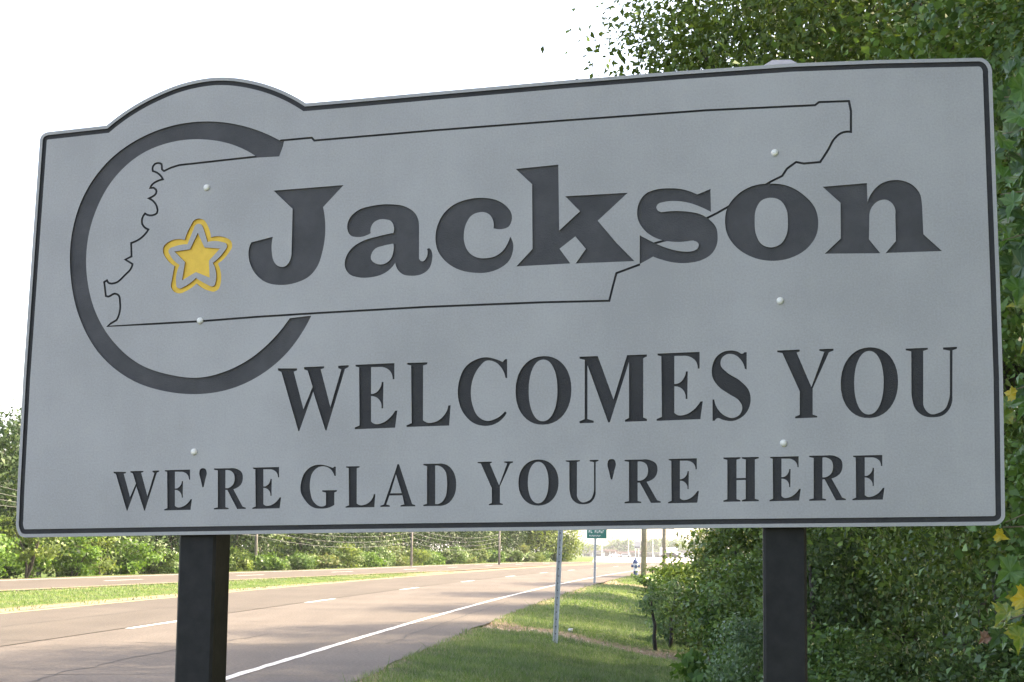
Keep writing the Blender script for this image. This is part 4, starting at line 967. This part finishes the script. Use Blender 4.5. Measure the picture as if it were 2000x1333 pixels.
# litter
for px, Y, s_, lab in ((1119, 28.6, .05, 'crumpled white scrap of litter in the grass right of the metal post'), (1036, 27.9, .03, 'small white scrap of litter left of the metal post')):
    x = at(px, Y); P = R.normal(0, 1, (14, 3)); P /= np.linalg.norm(P, axis=1, keepdims=True); P *= R.uniform(.6, 1.1, (14, 1))
    import bmesh
    bm = bmesh.new()
    for p in P: bm.verts.new(p * s_ * np.array([1.2, 1, .8]))
    bmesh.ops.convex_hull(bm, input=bm.verts); me = bpy.data.meshes.new('litter'); bm.to_mesh(me); bm.free()
    o = obj('litter', me, None, M_WHITE); o.location = (x, Y, gz(x, Y) + s_*.7); tag(o, lab, 'litter')

# ------------------------------------------------------------------ the far end of the road: shops, trees, lights
def bz(Y): return float(base_z(np.array(float(Y))))
def building(px0, px1, Y, h, wall, roofc, label, roof_h=1.0):
    x0, x1 = at(px0, Y), at(px1, Y); z = bz(Y) - .2
    t = empty('shop_building', ((x0+x1)/2, Y, z)); tag(t, label, 'building', 'low shops beyond the parking lot')
    a = (x1-x0)/2
    wl = MB().box(-a, a, 0, 14, 0, h).build('wall', wall, t)
    MB().box(-a-.8, a+.8, -2.4, 14.8, h, h+roof_h, taper=.5).build('roof', roofc, t)
    n = max(2, int(2*a/6))
    for i in range(n):
        cx = -a + (i+.5)*2*a/n
        MB().box(cx-1.6, cx+1.6, -.08, -.01, .3, h-.7).build('shop_window', bpy.data.materials['dark_glass'], t)
    for i in range(n+1):
        cx = -a + i*2*a/n
        MB().box(cx-.2, cx+.2, -2.2, -1.8, 0, h-.01).build('pillar', M_WHITE, t)
    return t
simple('dark_glass', (.05, .05, .06), (.03, .03, .035), .2, 3)
W_BR = simple('brick_red', (.30, .14, .11), (.24, .11, .09), .9, .8); W_CR = simple('cream_wall', (.55, .52, .46), (.48, .45, .4), .9, .8)
R_BR = simple('roof_brown', (.17, .10, .085), (.13, .08, .07), .9, .8); R_DK = simple('roof_dark', (.10, .10, .10), (.07, .07, .07), .9, .8); W_GY = simple('wall_grey', (.34, .35, .37), (.28, .29, .31), .9, .8)
building(1138, 1181, 930, 2.4, W_CR, R_DK, 'low cream shop with dark roof behind the green road sign')
building(1182, 1204, 960, 3.2, W_BR, R_BR, 'small red brick shop right of the green road sign')
building(1206, 1229, 990, 2.2, W_BR, R_BR, 'long low brick shop left of the utility pole')
building(1231, 1254, 970, 2.6, W_GY, R_BR, 'grey shop with brown roof just left of the utility pole')
building(1262, 1294, 940, 2.0, W_CR, R_DK, 'cream shop between the two utility poles')
building(1322, 1352, 900, 3.0, W_GY, R_DK, 'grey shop at the right end of the parking lot')
rnd = random.Random(5)
kf = 0
for px in range(1125, 1372, 9):
    Y = 1130 + rnd.uniform(-60, 160); h = rnd.uniform(7.0, 11.5)
    if px > 1215: h += 2.0
    x = at(px + rnd.uniform(-3, 3), Y)
    t = empty('distant_tree', (x, Y, bz(Y) - .3)); tag(t, 'hazy distant skyline tree behind the shops, %s from the left' % ordinal(kf + 1), 'tree', 'distant trees behind the shops'); kf += 1
    MB().tube([(0, 0, 0), (0, 0, h*.6)], [.35, .2], 6).build('trunk', BARK, t)
    P, N_ = lobe_points([((0, 0, h*.5), (4.2, 3, h*.36)), ((rnd.uniform(-1.5, 1.5), 0, h*.72), (2.8, 2.5, h*.28))], 60, 9, .8, .3)
    obj('crown', leaf_mesh('crown', P, N_, 1.5, .8, .2), t, (L_OAK, L_VINE, L_YELLOW)[kf % 3])
def lamp_post(px, Y, h, label):
    x = at(px, Y); t = empty('lamp_post', (x, Y, bz(Y) - .2)); tag(t, label, 'lamp post', 'lamp posts on the parking lot')
    MB().tube([(0, 0, 0), (0, 0, h)], [.16, .10], 6).build('shaft', M_GALV, t)
    MB().box(-1.1, 1.1, -.1, .1, h-.01, h+.12).build('arm', M_GALV, t)
    for s_ in (-1, 1): MB().box(s_*1.1-.45, s_*1.1+.45, -.25, .25, h+.13, h+.38).build('lamp_head', M_GALV, t)
lamp_post(1178, 700, 9, 'thin lamp post behind the green road sign'); lamp_post(1229, 760, 13, 'tall thin lamp post left of the utility pole'); lamp_post(1276, 720, 10, 'lamp post between the two utility poles')
t = empty('pylon_sign', (at(1246, 640), 640, bz(640) - .2)); tag(t, 'tall grey sign board above the shops left of the utility pole', 'sign')
for s_ in (-.6, .6): MB().box(s_-.12, s_+.12, -.12, .12, 0, 3.6).build('leg', M_GALV, t)
MB().box(-1.15, 1.15, -.2, .2, 3.6, 6.2).build('board', simple('board_grey', (.22, .24, .27), (.16, .17, .2), .6, 1), t)
MB().box(-.9, .9, -.26, -.21, 3.8, 4.2).build('readerboard', M_DARK, t)
def car(px, Y, col, label, ln=4.6, tall=1.45, box=False):
    x = at(px, Y); z = bz(Y) + (.12 if Y < 880 else 0)
    t = empty('parked_car' if not box else 'box_truck', (x, Y, z)); tag(t, label, 'car' if not box else 'truck', 'vehicles on the parking lot')
    a = ln/2
    prof = [(-a, .35), (-a+.05, .8), (-a+.9, .92), (-a+1.5, tall), (a-1.4, tall), (a-.6, .95), (a-.05, .85), (a, .35)] if not box else [(-a, .4), (-a, tall), (a-1.6, tall), (a-1.6, 1.9), (a-.5, 1.8), (a, 1.1), (a, .4)]
    mb = MB(); n = len(prof)
    for y in (-.85, .85): mb.v += [(p[0], y, p[1]) for p in prof]
    mb.f = [tuple(range(n)), tuple(reversed(range(n, 2*n)))] + [((i+1) % n, i, i+n, (i+1) % n+n) for i in range(n)]
    mb.build('body', col, t)
    MB().box(-a+1.3 if not box else a-1.5, a-1.2 if not box else a-.7, -.87, -.855, .95, tall-.12 if not box else 1.7).build('side_window', bpy.data.materials['dark_glass'], t)
    for sx in (-a+.9, a-.9):
        for sy in (-.8, .8):
            c = MB(); c.lathe([(.2, -.1), (.34, -.08), (.34, .08), (.2, .1)], 10); c.v = [(sx + xx, sy + zz, .34 + yy) for xx, yy, zz in c.v]; c.build('wheel', M_DARK, t)
C_W = simple('car_white', (.7, .7, .7), (.65, .65, .65), .3, 1); C_D = simple('car_dark', (.06, .04, .05), (.05, .035, .04), .3, 1); C_S = simple('car_silver', (.4, .42, .45), (.36, .38, .4), .3, 1)
car(1312, 520, C_W, 'white box truck right of the farther utility pole', 6.8, 3.2, True)
car(1308, 430, C_D, 'dark parked car at the foot of the farther utility pole', 4.6)
car(1222, 640, C_S, 'silver parked car in front of the brick shop'); car(1203, 660, C_W, 'white parked car near the red brick shop'); car(1340, 560, C_S, 'silver parked car by the grey shop at the right')


# ------------------------------------------------------------------ the air
hz = MB().box(-7500, 7500, -600, 7600, -9.5, 16.5).build('haze', None)
hz.data.materials.clear(); hm, hn, ho = new_mat('haze_air')
pv_ = hn.nodes.new('ShaderNodeVolumePrincipled'); pv_.inputs['Color'].default_value = (.92, .95, 1, 1); pv_.inputs['Density'].default_value = .0002
hn.links.new(pv_.outputs[0], ho.inputs['Volume']); hz.data.materials.append(hm); hz['kind'] = 'stuff'; tag(hz, 'pale summer haze over the far end of the road', 'haze')
